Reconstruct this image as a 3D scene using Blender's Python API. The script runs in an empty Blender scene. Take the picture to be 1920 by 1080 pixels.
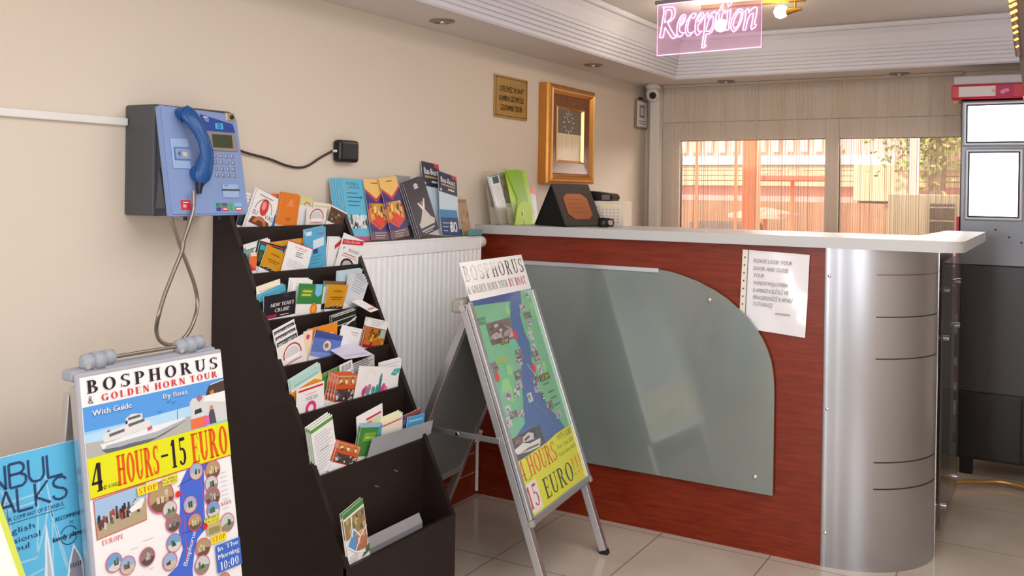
import bpy, bmesh, math, random
from math import sin, cos, pi, radians
from mathutils import Vector, Matrix

random.seed(7)
SC = bpy.context.scene
COL = SC.collection

# ---------------------------------------------------------------- camera
cam = bpy.data.objects.new('camera', bpy.data.cameras.new('camera'))
COL.objects.link(cam)
yaw, pit, rol = radians(30.635), radians(-0.243), radians(0.85)
fw = Vector((-sin(yaw) * cos(pit), cos(yaw) * cos(pit), sin(pit)))
rt = Vector((cos(yaw), sin(yaw), 0))
up = rt.cross(fw)
rt, up = cos(rol) * rt + sin(rol) * up, -sin(rol) * rt + cos(rol) * up
CAM = Vector((2.343, -3.655, 1.408))
m = Matrix((rt, up, -fw)).transposed().to_4x4()
m.translation = CAM
cam.matrix_world = m
cam.data.sensor_width = 36
cam.data.lens = 1748 / 1920 * 36
cam.data.shift_y = -(540 - 365.7) / 1920
cam.data.clip_start = 0.05
SC.camera = cam

# ---------------------------------------------------------------- view, world, sun, area lights
SC.view_settings.view_transform = 'Standard'
SC.view_settings.look = 'None'
SC.view_settings.gamma = 1
SC.view_settings.use_curve_mapping = False
SC.view_settings.exposure = 0.48
W = bpy.data.worlds.new('world')
SC.world = W
W.use_nodes = True
wn = W.node_tree.nodes['Background']
wn.inputs[0].default_value = (1.0, 0.97, 0.93, 1)
wn.inputs[1].default_value = 1.4

def aim(o, d):
    o.rotation_euler = Vector(d).to_track_quat('-Z', 'Y').to_euler()

def light(name, kind, loc, d, energy, colr, **kw):
    L = bpy.data.lights.new(name, kind)
    L.energy = energy
    L.color = colr
    for k, v in kw.items():
        setattr(L, k, v)
    o = bpy.data.objects.new(name, L)
    COL.objects.link(o)
    o.location = loc
    if d:
        aim(o, d)
    return o

light('sun', 'SUN', (0, 3, 6), (0.25, 1, -0.75), 3.3, (1.0, 0.94, 0.92), angle=radians(2))
# daylight through the entrance glazing behind the camera
light('entrance_daylight', 'AREA', (0.75, -5.9, 1.15), (0.12, 1, 0), 34, (0.88, 0.94, 1.0), shape='RECTANGLE', size=1.3, size_y=1.7)
light('added_side_fill', 'AREA', (3.9, -4.6, 1.3), (-1, 0.62, 0.05), 36, (0.93, 0.96, 1.0), shape='RECTANGLE', size=2.0, size_y=1.6)  # added room fill from the right, not a real opening
# added fill light under the ceiling to brighten the lobby, no lamp there
light('added_ceiling_fill', 'AREA', (2.3, -1.9, 2.28), (0, 0, -1), 44, (0.97, 0.96, 0.97), shape='RECTANGLE', size=2.4, size_y=2.6)
# sky light falling on the window from the street
light('street_sky', 'AREA', (1.9, 4.6, 2.50), (0, -1, -0.12), 230, (1.0, 0.94, 0.84), shape='RECTANGLE', size=4.0, size_y=1.15)

# ---------------------------------------------------------------- materials
def lin(c):
    return tuple(((x / 255) / 12.92 if x / 255 <= 0.04045 else ((x / 255 + 0.055) / 1.055) ** 2.4) for x in c)

MATS = {}
def mat(name, rgb=(200, 200, 200), rough=0.5, metal=0.0, spec=0.5, emit=0.0, noise=0.06, nscale=30, bump=0.0, bscale=200,
        coat=0.0, trans=0.0, alpha=1.0, ior=1.45, aniso=0.0):
    if name in MATS:
        return MATS[name]
    M = bpy.data.materials.new(name)
    MATS[name] = M
    M.use_nodes = True
    nt = M.node_tree
    b = nt.nodes['Principled BSDF']
    c = lin(rgb)
    b.inputs['Base Color'].default_value = (*c, 1)
    b.inputs['Roughness'].default_value = rough
    b.inputs['Metallic'].default_value = metal
    b.inputs['Specular IOR Level'].default_value = spec
    b.inputs['Coat Weight'].default_value = coat
    b.inputs['Coat Roughness'].default_value = 0.08 if metal or not bump else 0.2
    b.inputs['Coat IOR'].default_value = 1.9 if bump and coat else 1.5
    b.inputs['Transmission Weight'].default_value = trans
    b.inputs['Alpha'].default_value = alpha
    b.inputs['IOR'].default_value = ior
    b.inputs['Anisotropic'].default_value = aniso
    if emit:
        b.inputs['Emission Color'].default_value = (*c, 1)
        b.inputs['Emission Strength'].default_value = emit
    tc = nt.nodes.new('ShaderNodeTexCoord')
    if noise:
        n = nt.nodes.new('ShaderNodeTexNoise')
        n.inputs['Scale'].default_value = nscale
        n.inputs['Detail'].default_value = 4
        r = nt.nodes.new('ShaderNodeMapRange')
        r.inputs['To Min'].default_value = 1 - noise
        r.inputs['To Max'].default_value = 1 + noise
        x = nt.nodes.new('ShaderNodeMix')
        x.data_type = 'RGBA'
        x.blend_type = 'MULTIPLY'
        x.inputs['Factor'].default_value = 1
        x.inputs['A'].default_value = (*c, 1)
        nt.links.new(tc.outputs['Object'], n.inputs['Vector'])
        nt.links.new(n.outputs['Fac'], r.inputs['Value'])
        nt.links.new(r.outputs['Result'], x.inputs['B'])
        nt.links.new(x.outputs['Result'], b.inputs['Base Color'])
    if bump:
        n2 = nt.nodes.new('ShaderNodeTexNoise')
        n2.inputs['Scale'].default_value = bscale
        n2.inputs['Detail'].default_value = 3
        bm_ = nt.nodes.new('ShaderNodeBump')
        bm_.inputs['Strength'].default_value = bump
        bm_.inputs['Distance'].default_value = 0.002
        nt.links.new(tc.outputs['Object'], n2.inputs['Vector'])
        nt.links.new(n2.outputs['Fac'], bm_.inputs['Height'])
        nt.links.new(bm_.outputs['Normal'], b.inputs['Normal'])
    return M

GLOSSY = [0.0]                       # 1 while printing a poster under a glossy film
def P(r, g, b):                      # printed ink of one colour
    return mat('ink_%02x%02x%02x%s' % (r, g, b, '_glossy' if GLOSSY[0] else ''), (r, g, b), 0.38, noise=0, coat=GLOSSY[0], bump=0.15 * GLOSSY[0], bscale=500)

def wood(name, c1, c2, scale, rough, stretch, coat=0.0, spec=0.5):
    M = mat(name, c1, rough, noise=0, coat=coat, spec=spec)
    nt = M.node_tree
    b = nt.nodes['Principled BSDF']
    tc = nt.nodes.new('ShaderNodeTexCoord')
    mp = nt.nodes.new('ShaderNodeMapping')
    mp.inputs['Scale'].default_value = stretch
    n = nt.nodes.new('ShaderNodeTexNoise')
    n.inputs['Scale'].default_value = scale
    n.inputs['Detail'].default_value = 8
    n.inputs['Roughness'].default_value = 0.65
    n.inputs['Distortion'].default_value = 0.6
    cr = nt.nodes.new('ShaderNodeValToRGB')
    cr.color_ramp.elements[0].color = (*lin(c1), 1)
    cr.color_ramp.elements[1].color = (*lin(c2), 1)
    cr.color_ramp.elements[0].position = 0.3
    cr.color_ramp.elements[1].position = 0.7
    nt.links.new(tc.outputs['Object'], mp.inputs['Vector'])
    nt.links.new(mp.outputs['Vector'], n.inputs['Vector'])
    nt.links.new(n.outputs['Fac'], cr.inputs['Fac'])
    nt.links.new(cr.outputs['Color'], b.inputs['Base Color'])
    return M

def tiles(name, c1, c2, grout, sx, sy, ox, oy):
    M = mat(name, c1, 0.13, noise=0)
    nt = M.node_tree
    b = nt.nodes['Principled BSDF']
    tc = nt.nodes.new('ShaderNodeTexCoord')
    sp = nt.nodes.new('ShaderNodeSeparateXYZ')
    nt.links.new(tc.outputs['Object'], sp.inputs['Vector'])
    def line(axis, s, o):
        a = nt.nodes.new('ShaderNodeMath'); a.operation = 'SUBTRACT'; a.inputs[1].default_value = o
        d = nt.nodes.new('ShaderNodeMath'); d.operation = 'DIVIDE'; d.inputs[1].default_value = s
        f = nt.nodes.new('ShaderNodeMath'); f.operation = 'FRACT'
        h = nt.nodes.new('ShaderNodeMath'); h.operation = 'SUBTRACT'; h.inputs[1].default_value = 0.5
        ab = nt.nodes.new('ShaderNodeMath'); ab.operation = 'ABSOLUTE'
        g = nt.nodes.new('ShaderNodeMath'); g.operation = 'GREATER_THAN'; g.inputs[1].default_value = 0.5 - 0.0025 / s
        nt.links.new(sp.outputs[axis], a.inputs[0])
        for p, q in ((a, d), (d, f), (f, h), (h, ab), (ab, g)):
            nt.links.new(p.outputs[0], q.inputs[0])
        return g
    gx, gy = line('X', sx, ox), line('Y', sy, oy)
    mx = nt.nodes.new('ShaderNodeMath'); mx.operation = 'MAXIMUM'
    nt.links.new(gx.outputs[0], mx.inputs[0]); nt.links.new(gy.outputs[0], mx.inputs[1])
    n = nt.nodes.new('ShaderNodeTexNoise'); n.inputs['Scale'].default_value = 3.5; n.inputs['Detail'].default_value = 9
    nt.links.new(tc.outputs['Object'], n.inputs['Vector'])
    cr = nt.nodes.new('ShaderNodeValToRGB')
    cr.color_ramp.elements[0].color = (*lin(c1), 1); cr.color_ramp.elements[1].color = (*lin(c2), 1)
    cr.color_ramp.elements[0].position = 0.35; cr.color_ramp.elements[1].position = 0.65
    nt.links.new(n.outputs['Fac'], cr.inputs['Fac'])
    x = nt.nodes.new('ShaderNodeMix'); x.data_type = 'RGBA'
    nt.links.new(mx.outputs[0], x.inputs['Factor']); nt.links.new(cr.outputs['Color'], x.inputs['A'])
    x.inputs['B'].default_value = (*lin(grout), 1)
    nt.links.new(x.outputs['Result'], b.inputs['Base Color'])
    rr = nt.nodes.new('ShaderNodeMapRange'); rr.inputs['To Min'].default_value = 0.13; rr.inputs['To Max'].default_value = 0.7
    nt.links.new(mx.outputs[0], rr.inputs['Value']); nt.links.new(rr.outputs['Result'], b.inputs['Roughness'])
    return M

WALL = mat('wall_paint', (222, 209, 194), 0.75, noise=0.025, nscale=2.5, bump=0.12, bscale=260)
CEIL = mat('ceiling_paint', (220, 212, 208), 0.75, noise=0.015, nscale=3)
WHITEP = mat('white_plastic', (232, 230, 226), 0.4)
RADW = mat('radiator_enamel', (246, 246, 247), 0.3)
DARKWOOD = wood('dark_laminate', (25, 17, 15), (40, 28, 25), 9, 0.42, (2, 2, 14), spec=0.4)
REDWOOD = wood('red_laminate', (100, 28, 12), (136, 48, 21), 5, 0.3, (1.2, 10, 14), spec=0.35)
ALU = mat('brushed_aluminium', (205, 205, 208), 0.32, 0.9, noise=0.03)
STEEL = mat('satin_steel', (184, 186, 193), 0.30, 1.0, noise=0.02, nscale=60, aniso=0.4)
CHROME = mat('chrome', (225, 225, 228), 0.12, 1.0, noise=0)
PAPER = mat('white_paper', (240, 238, 236), 0.55, noise=0.01)
GLOSSP = mat('glossy_paper', (240, 238, 238), 0.25, noise=0.01, coat=0.4)
BLACK = mat('black_plastic', (18, 18, 19), 0.3, noise=0.02)
GREYP = mat('grey_plastic', (150, 152, 156), 0.4)
INK = mat('black_ink', (22, 20, 30), 0.4, noise=0)
BRASSP = mat('brass_plate', (186, 150, 84), 0.38, 0.55, noise=0.08, nscale=14)
GLASS = mat('clear_glass', (255, 255, 255), 0.02, noise=0, alpha=0.06)
ACRYL = mat('clear_acrylic', (205, 195, 175), 0.08, noise=0, alpha=0.35)

# ---------------------------------------------------------------- geometry helpers
class Fr:                            # a local frame: origin and three axes
    def __init__(s, O, U, V):
        s.O, s.U, s.V = Vector(O), Vector(U).normalized(), Vector(V).normalized()
        s.N = s.U.cross(s.V)
    def __call__(s, u, v, w=0.0):
        return s.O + s.U * u + s.V * v + s.N * w
WORLD = Fr((0, 0, 0), (1, 0, 0), (0, 1, 0))

class MB:
    def __init__(s):
        s.v, s.f, s.mi, s.sm, s.mats = [], [], [], [], []
    def midx(s, m):
        if m not in s.mats:
            s.mats.append(m)
        return s.mats.index(m)
    def add(s, verts, faces, m, smooth=False):
        b = len(s.v)
        s.v += [tuple(v) for v in verts]
        k = s.midx(m)
        for f in faces:
            s.f.append(tuple(b + i for i in f)); s.mi.append(k); s.sm.append(smooth)
        return s
    def box(s, lo, hi, m, bev=0.0, fr=WORLD, seg=2):
        if not bev:
            x0, y0, z0 = lo; x1, y1, z1 = hi
            p = [fr(x, y, z) for z in (z0, z1) for x, y in ((x0, y0), (x1, y0), (x1, y1), (x0, y1))]
            return s.add(p, [(3, 2, 1, 0), (4, 5, 6, 7), (0, 1, 5, 4), (1, 2, 6, 5), (2, 3, 7, 6), (3, 0, 4, 7)], m)
        bm = bmesh.new()
        bmesh.ops.create_cube(bm, size=1)
        for v in bm.verts:
            v.co = Vector([(lo[i] + hi[i]) / 2 + v.co[i] * (hi[i] - lo[i]) for i in range(3)])
        bmesh.ops.bevel(bm, geom=bm.edges[:], offset=bev, segments=seg, profile=0.5, affect='EDGES')
        bm.verts.ensure_lookup_table()
        s.add([fr(*v.co) for v in bm.verts], [[v.index for v in f.verts] for f in bm.faces], m, False)
        bm.free()
        return s
    def prism(s, poly, fr, w0, w1, m, smooth=False):      # polygon in (u,v), extruded along N
        n = len(poly)
        p = [fr(u, v, w0) for u, v in poly] + [fr(u, v, w1) for u, v in poly]
        return s.add(p, [tuple(range(n))[::-1], tuple(range(n, 2 * n))] + [(i, (i + 1) % n, n + (i + 1) % n, n + i) for i in range(n)], m, smooth)
    def flat(s, poly, fr, w, m):
        return s.add([fr(u, v, w) for u, v in poly], [tuple(range(len(poly)))], m)
    def quad(s, u0, v0, u1, v1, fr, w, m):
        return s.flat([(u0, v0), (u1, v0), (u1, v1), (u0, v1)], fr, w, m)
    def disc(s, u, v, r, fr, w, m, n=20, ry=None):
        return s.flat([(u + r * cos(2 * pi * i / n), v + (ry or r) * sin(2 * pi * i / n)) for i in range(n)], fr, w, m)
    def ring(s, u, v, r0, r1, fr, w, m, a0=0, a1=360, n=20, sy=1.0):
        pts = []
        for i in range(n + 1):
            a = radians(a0 + (a1 - a0) * i / n)
            pts += [fr(u + r0 * cos(a), v + r0 * sin(a) * sy, w), fr(u + r1 * cos(a), v + r1 * sin(a) * sy, w)]
        return s.add(pts, [(2 * i, 2 * i + 1, 2 * i + 3, 2 * i + 2) for i in range(n)], m)
    def stroke(s, pts, wd, fr, w, m):                     # a drawn line of width wd
        for (a, b), (c, d) in zip(pts, pts[1:]):
            t = Vector((c - a, d - b))
            if t.length < 1e-9:
                continue
            q = Vector((-t.y, t.x)).normalized() * wd / 2
            s.flat([(a - q.x, b - q.y), (c - q.x, d - q.y), (c + q.x, d + q.y), (a + q.x, b + q.y)], fr, w, m)
        return s
    def tube(s, path, r, m, n=8, fr=WORLD, closed=False, caps=True, flatn=None, fk=1.0):
        path = [fr(*p) for p in path]
        N = len(path)
        rs = r if isinstance(r, (list, tuple)) else [r] * N
        pts, prev = [], None
        for i, p in enumerate(path):
            a = path[(i - 1) % N] if closed or i else path[0]
            b = path[(i + 1) % N] if closed or i < N - 1 else path[-1]
            t = (b - a).normalized()
            ref = Vector(flatn) if flatn is not None else (prev if prev is not None else (Vector((0, 0, 1)) if abs(t.z) < 0.9 else Vector((1, 0, 0))))
            x = (ref - t * ref.dot(t)).normalized()
            prev = x
            y = t.cross(x)
            for k in range(n):
                an = 2 * pi * k / n
                pts.append(p + x * (rs[i] * fk * cos(an)) + y * (rs[i] * sin(an)))
        fs = []
        for i in range(N if closed else N - 1):
            j = (i + 1) % N
            for k in range(n):
                fs.append((i * n + k, i * n + (k + 1) % n, j * n + (k + 1) % n, j * n + k))
        s.add(pts, fs, m, True)
        if caps and not closed:
            s.add(pts[:n], [tuple(range(n))[::-1]], m)
            s.add(pts[-n:], [tuple(range(n))], m)
        return s
    def lathe(s, prof, fr, m, n=24):                      # (r, h) turned about N
        pts = [fr(r * cos(2 * pi * k / n), r * sin(2 * pi * k / n), h) for r, h in prof for k in range(n)]
        fs = [(i * n + k, i * n + (k + 1) % n, (i + 1) * n + (k + 1) % n, (i + 1) * n + k) for i in range(len(prof) - 1) for k in range(n)]
        fs += [tuple(range(n))[::-1], tuple((len(prof) - 1) * n + k for k in range(n))]
        return s.add(pts, fs, m, True)
    def ball(s, c, r, m, n=12, sc=(1, 1, 1)):
        pts, fs = [], []
        R = n // 2
        for i in range(R + 1):
            for k in range(n):
                th, ph = pi * i / R, 2 * pi * k / n
                pts.append(Vector(c) + Vector((sin(th) * cos(ph) * sc[0], sin(th) * sin(ph) * sc[1], cos(th) * sc[2])) * r)
        for i in range(R):
            for k in range(n):
                fs.append((i * n + k, (i + 1) * n + k, (i + 1) * n + (k + 1) % n, i * n + (k + 1) % n))
        return s.add(pts, fs, m, True)
    # lettering -------------------------------------------------------
    def text(s, t, fr, u0, v0, h, m, w=0.0006, width=None, shear=0.0, bold=0.0, dv=0.0):
        x, parts = 0.0, []
        for ch in t:
            if ch == ' ':
                x += 0.42; continue
            vs, fs, wd = GLY.get(ch, GLY['?'])
            parts.append((x, vs, fs)); x += wd + 0.13
        tot = max(x - 0.13, 0.01)
        k = (width / tot) if width else h
        for ox, vs, fs in parts:
            for q in ((0, bold) if bold else (0,)):
                s.add([fr(u0 + (ox + a + b * shear) * k + q * h, v0 + b * h + dv * (ox + a) * k, w) for a, b in vs], fs, m)
        return s
    def serif(s, t, fr, u0, v0, h, m, w=0.0006, width=None, gap=0.22, heavy=1.0, shear=0.0):
        x, parts = 0.0, []
        for ch in t:
            if ch == ' ':
                x += 0.45; continue
            polys, wd = serif_glyph(ch, heavy)
            parts.append((x, polys)); x += wd + gap
        tot = max(x - gap, 0.01)
        k = (width / tot) if width else h
        for ox, polys in parts:
            for po in polys:
                s.flat([(u0 + (ox + a + b * shear) * k, v0 + b * h) for a, b in po], fr, w, m)
        return s
    def build(s, name, parent=None, label=None, cat=None, group=None, kind=None, origin=None, bend=None):
        me = bpy.data.meshes.new(name)
        o = Vector(origin) if origin is not None else Vector((0, 0, 0))
        me.from_pydata([Vector(v) - o for v in s.v], [], s.f)
        for mt in s.mats:
            me.materials.append(mt)
        me.polygons.foreach_set('material_index', s.mi)
        me.polygons.foreach_set('use_smooth', s.sm)
        me.update()
        ob = bpy.data.objects.new(name, me)
        COL.objects.link(ob)
        if parent is not None:
            ob.parent = parent
            ob.location = o - BASE.get(parent.name, parent.location)
        else:
            ob.location = o
        BASE[ob.name] = o
        tag(ob, label, cat, group, kind)
        return ob

BASE = {}                            # world origin of every object built so far
def tag(o, label=None, cat=None, group=None, kind=None):
    if label: o['label'] = label
    if cat: o['category'] = cat
    if group: o['group'] = group
    if kind: o['kind'] = kind
    return o

def thing(name, label, cat, loc=(0, 0, 0), group=None):
    o = bpy.data.objects.new(name, None)
    o.empty_display_size = 0.05
    COL.objects.link(o)
    o.location = loc
    BASE[o.name] = Vector(loc)
    return tag(o, label, cat, group)

# outlines of plain letters, taken once from the built-in font
GLY = {}
def load_glyphs():
    chars = [chr(c) for c in range(33, 127)] + ['İ', 'ı', 'ü', 'Ü', 'ç', 'Ş', 'Ç']
    obs = []
    for c in chars:
        cu = bpy.data.curves.new('glyph', 'FONT')
        cu.body = c
        cu.resolution_u = 2
        ob = bpy.data.objects.new('glyph', cu)
        COL.objects.link(ob)
        obs.append(ob)
    bpy.context.view_layer.update()
    dg = bpy.context.evaluated_depsgraph_get()
    cap = None
    raw = {}
    for c, ob in zip(chars, obs):
        me = ob.evaluated_get(dg).to_mesh()
        raw[c] = ([(v.co.x, v.co.y) for v in me.vertices], [tuple(p.vertices) for p in me.polygons])
    cap = max(y for _, y in raw['H'][0]) or 0.7
    for c, (vs, fs) in raw.items():
        if not vs:
            continue
        x0 = min(x for x, _ in vs)
        GLY[c] = ([((x - x0) / cap, y / cap) for x, y in vs], fs, (max(x for x, _ in vs) - x0) / cap)
    for ob in obs:
        cu = ob.data
        bpy.data.objects.remove(ob)
        bpy.data.curves.remove(cu)
load_glyphs()

def serif_glyph(c, hv=1.0):
    T, t, sw, sh = 0.17 * hv, 0.055 * hv, 0.30, 0.05
    R = []
    rect = lambda x0, y0, x1, y1: R.append([(x0, y0), (x1, y0), (x1, y1), (x0, y1)])
    def stem(x, y0=0, y1=1, w=T, bot=True, top=True):
        rect(x - w / 2, y0, x + w / 2, y1)
        e = max(sw, w + 0.16) / 2
        if bot: rect(x - e, y0, x + e, y0 + sh)
        if top: rect(x - e, y1 - sh, x + e, y1)
    def ring(cx, cy, rx, ry, a0, a1, Tx=T, ty=t, n=10):
        for i in range(n):
            q = []
            for a in (a0 + (a1 - a0) * i / n, a0 + (a1 - a0) * (i + 1) / n):
                a = radians(a)
                q.append(((cx + rx * cos(a), cy + ry * sin(a)), (cx + (rx - Tx) * cos(a), cy + (ry - ty) * sin(a))))
            R.append([q[0][0], q[1][0], q[1][1], q[0][1]])
    def diag(x0, y0, x1, y1, w):
        R.append([(x0 - w / 2, y0), (x0 + w / 2, y0), (x1 + w / 2, y1), (x1 - w / 2, y1)])
    wd = 0.7
    if c == 'A': diag(.12, 0, .42, 1, t); diag(.42, .97, .74, 0, T); rect(.2, .3, .62, .3 + t); rect(0, 0, .26, sh); rect(.58, 0, .9, sh); wd = .88
    elif c == 'B': stem(.16); ring(.3, .745, .3, .255, -90, 90); ring(.32, .26, .36, .26, -90, 90); rect(.16, .945, .32, 1); rect(.16, .49, .34, .545); rect(.16, 0, .34, .055); wd = .68
    elif c == 'C': ring(.42, .5, .42, .5, 45, 315); rect(.68, .68, .74, 1); wd = .76
    elif c == 'D': stem(.16); ring(.34, .5, .42, .5, -90, 90, n=14); rect(.16, .945, .36, 1); rect(.16, 0, .36, .055); wd = .76
    elif c == 'E': stem(.16); rect(.16, 0, .62, .055); rect(.16, .945, .6, 1); rect(.16, .49, .48, .54); rect(.57, 0, .63, .24); rect(.55, .78, .61, 1); rect(.45, .4, .49, .64); wd = .64
    elif c == 'F': stem(.16); rect(.16, .945, .6, 1); rect(.16, .49, .48, .54); rect(.55, .78, .61, 1); rect(.45, .4, .49, .64); wd = .62
    elif c == 'G': ring(.42, .5, .42, .5, 45, 330); rect(.68, .68, .74, 1); stem(.7, .02, .44, bot=False); wd = .86
    elif c == 'H': stem(.16); stem(.66); rect(.16, .48, .66, .48 + t); wd = .82
    elif c == 'I': stem(.16); wd = .32
    elif c == 'K': stem(.16); diag(.25, .42, .66, 1, t * 1.2); diag(.38, .58, .72, 0, T); rect(.52, .95, .8, 1); rect(.58, 0, .86, sh); wd = .84
    elif c == 'L': stem(.16); rect(.16, 0, .6, .055); rect(.54, 0, .6, .27); wd = .62
    elif c == 'M': stem(.14, w=t * 1.2); stem(.86); diag(.16, 1, .5, 0, T); diag(.5, 0, .84, 1, t); wd = 1.02
    elif c == 'N': stem(.14, w=t * 1.2); stem(.7, w=t * 1.2); diag(.17, 1, .68, 0, T); wd = .86
    elif c == 'O': ring(.42, .5, .42, .5, 0, 360, n=20); wd = .84
    elif c == 'P': stem(.16); ring(.3, .72, .36, .28, -90, 90); rect(.16, .945, .32, 1); rect(.16, .44, .32, .495); wd = .66
    elif c == 'R': stem(.16); ring(.3, .74, .34, .26, -90, 90); rect(.16, .945, .32, 1); rect(.16, .48, .34, .535); diag(.4, .5, .7, 0, T); rect(.58, 0, .84, sh); wd = .82
    elif c == 'S': ring(.32, .745, .30, .255, 40, 270, T * .8); ring(.3, .26, .32, .26, -140, 90, T); rect(.54, .74, .59, 1); rect(0, 0, .05, .28); wd = .62
    elif c == 'T': stem(.34, top=False); rect(0, .945, .68, 1); rect(0, .74, .05, 1); rect(.63, .74, .68, 1); wd = .68
    elif c == 'U': stem(.15, .3, 1, bot=False); stem(.66, .3, 1, w=t * 1.3, bot=False); ring(.38, .31, .31, .31, 180, 360, T * .8); wd = .8
    elif c == 'V': diag(.12, 1, .42, 0, T); diag(.42, 0, .74, 1, t); rect(0, .95, .28, 1); rect(.62, .95, .88, 1); wd = .88
    elif c == 'W': diag(.12, 1, .36, 0, T); diag(.36, 0, .58, 1, t); diag(.56, 1, .82, 0, T); diag(.82, 0, 1.04, 1, t); rect(0, .95, .26, 1); rect(.94, .95, 1.16, 1); wd = 1.16
    elif c == 'X': diag(.1, 1, .7, 0, T); diag(.1, 0, .7, 1, t); wd = .8
    elif c == 'Y': diag(.1, 1, .4, .45, T); diag(.4, .45, .72, 1, t); stem(.4, 0, .5, top=False); rect(0, .95, .24, 1); rect(.6, .95, .82, 1); wd = .82
    elif c == '0': ring(.32, .5, .32, .5, 0, 360, T * .85, n=20); wd = .64
    elif c == '1': stem(.22, top=False); diag(.05, .8, .2, 1, t * 1.6); wd = .42
    elif c == '4': rect(.38, 0, .38 + T, 1); diag(.04, .3, .42, 1, t * 1.3); rect(0, .26, .66, .26 + t * 1.3); rect(.3, 0, .62, sh); wd = .66
    elif c == '5': rect(.1, .55, .1 + t * 1.2, 1); rect(.1, .88, .56, 1); ring(.27, .32, .33, .32, -150, 120, T * .9); wd = .62
    elif c == '8': ring(.3, .75, .26, .25, 0, 360, T * .8); ring(.3, .26, .31, .26, 0, 360, T * .8); wd = .62
    elif c == '-': rect(.02, .4, .4, .5); wd = .42
    elif c == '!': R.append([(.1, .3), (.16, .3), (.22, 1), (.04, 1)]); ring(.13, .08, .08, .08, 0, 360, .08, .08); wd = .26
    elif c == ':': ring(.12, .12, .1, .1, 0, 360, .1, .1); ring(.12, .56, .1, .1, 0, 360, .1, .1); wd = .24
    elif c == '&': ring(.34, .76, .2, .24, 0, 360, T * .6); ring(.34, .27, .32, .27, 60, 350, T * .8); diag(.22, .6, .72, 0, T * .8); rect(.6, .42, .84, .46); wd = .84
    elif c == '.': ring(.1, .08, .09, .08, 0, 360, .09, .08); wd = .2
    else: rect(.1, 0, .5, .9); wd = .6
    return R, wd

# ================================================================ the setting
XR, YF, YB, ZS, ZC = 4.2, -6.2, 1.993, 2.093, 2.33
b = MB(); b.box((0, YF, -0.1), (XR, YB + 0.1, 0), tiles('floor_tiles', (182, 168, 152), (192, 179, 164), (112, 100, 90), 0.448, 0.565, 0.93, -0.045))
b.build('floor', kind='structure')
b = MB(); b.box((-0.12, YF, 0), (0, YB + 0.1, ZC + 0.1), WALL); b.build('wall_left', kind='structure')
b = MB(); b.box((XR, YF, 0), (XR + 0.12, YB + 0.1, ZC + 0.1), WALL); b.build('wall_right', kind='structure')
b = MB(); b.box((-0.12, YF - 0.1, 0), (XR + 0.12, YF, ZC + 0.1), WALL); b.build('wall_front', kind='structure')
WX0, WX1, WZ0, WZ1 = 0.103, 2.45, 0.93, 1.862
b = MB()
for lo, hi in (((0, YB, 0), (WX0, YB + 0.1, ZC + 0.1)), ((WX1, YB, 0), (XR, YB + 0.1, ZC + 0.1)), ((WX0, YB, 0), (WX1, YB + 0.1, WZ0)), ((WX0, YB, WZ1), (WX1, YB + 0.1, ZC + 0.1))):
    b.box(lo, hi, WALL)
b.build('wall_back', kind='structure')
# ceiling: a flat soffit around a raised tray
SX0, SY1, SX1, SY0 = 0.325, 1.645, 3.88, -5.8
b = MB()
b.box((0, YF, ZS), (SX0, YB, ZC + 0.1), CEIL); b.box((SX0, SY1, ZS), (XR, YB, ZC + 0.1), CEIL)
b.box((SX1, YF, ZS), (XR, SY1, ZC + 0.1), CEIL); b.box((SX0, YF, ZS), (SX1, SY0, ZC + 0.1), CEIL)
b.box((SX0, SY0, ZC), (SX1, SY1, ZC + 0.1), CEIL)
b.build('ceiling', kind='structure')
prof = [(0, ZS - 0.004)]
for i in range(6):
    z = ZS + 0.004 + i * 0.020
    d = 0.002 + i * 0.006
    prof += [(d + 0.008, z), (d + 0.008, z + 0.013), (d + 0.002, z + 0.015), (d + 0.004, z + 0.019)]
prof += [(0.040, 2.217), (0.046, 2.24), (0.058, 2.275), (0.074, 2.300), (0.098, 2.300), (0.104, 2.308), (0.104, 2.322), (0.096, ZC - 0.001), (0, ZC - 0.001)]
b = MB()
path = [((SX0, SY0), (1, 1)), ((SX0, SY1), (1, -1)), ((SX1, SY1), (-1, -1)), ((SX1, SY0), (-1, 1))]
rings = [[(x + dx * d, y + dy * d, z) for d, z in prof] for (x, y), (dx, dy) in path]
n = len(prof)
b.add([p for r_ in rings for p in r_], [(i * n + k, ((i + 1) % 4) * n + k, ((i + 1) % 4) * n + k + 1, i * n + k + 1) for i in range(4) for k in range(n - 1)], mat('cornice_paint', (226, 224, 232), 0.55, noise=0.01))
b.build('trim_1', kind='structure', label='stepped white cornice around the raised ceiling tray')
b = MB(); b.box((0, -1.0, 0), (0.014, -0.001, 0.285), REDWOOD, 0.003)
b.box((0.012, -1.0, 0.105), (0.016, -0.001, 0.109), mat('seam_pink', (196, 130, 120), 0.5)); b.box((0.012, -1.0, 0.195), (0.016, -0.001, 0.199), MATS['seam_pink'])
b.build('baseboard_left', kind='structure')
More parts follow.
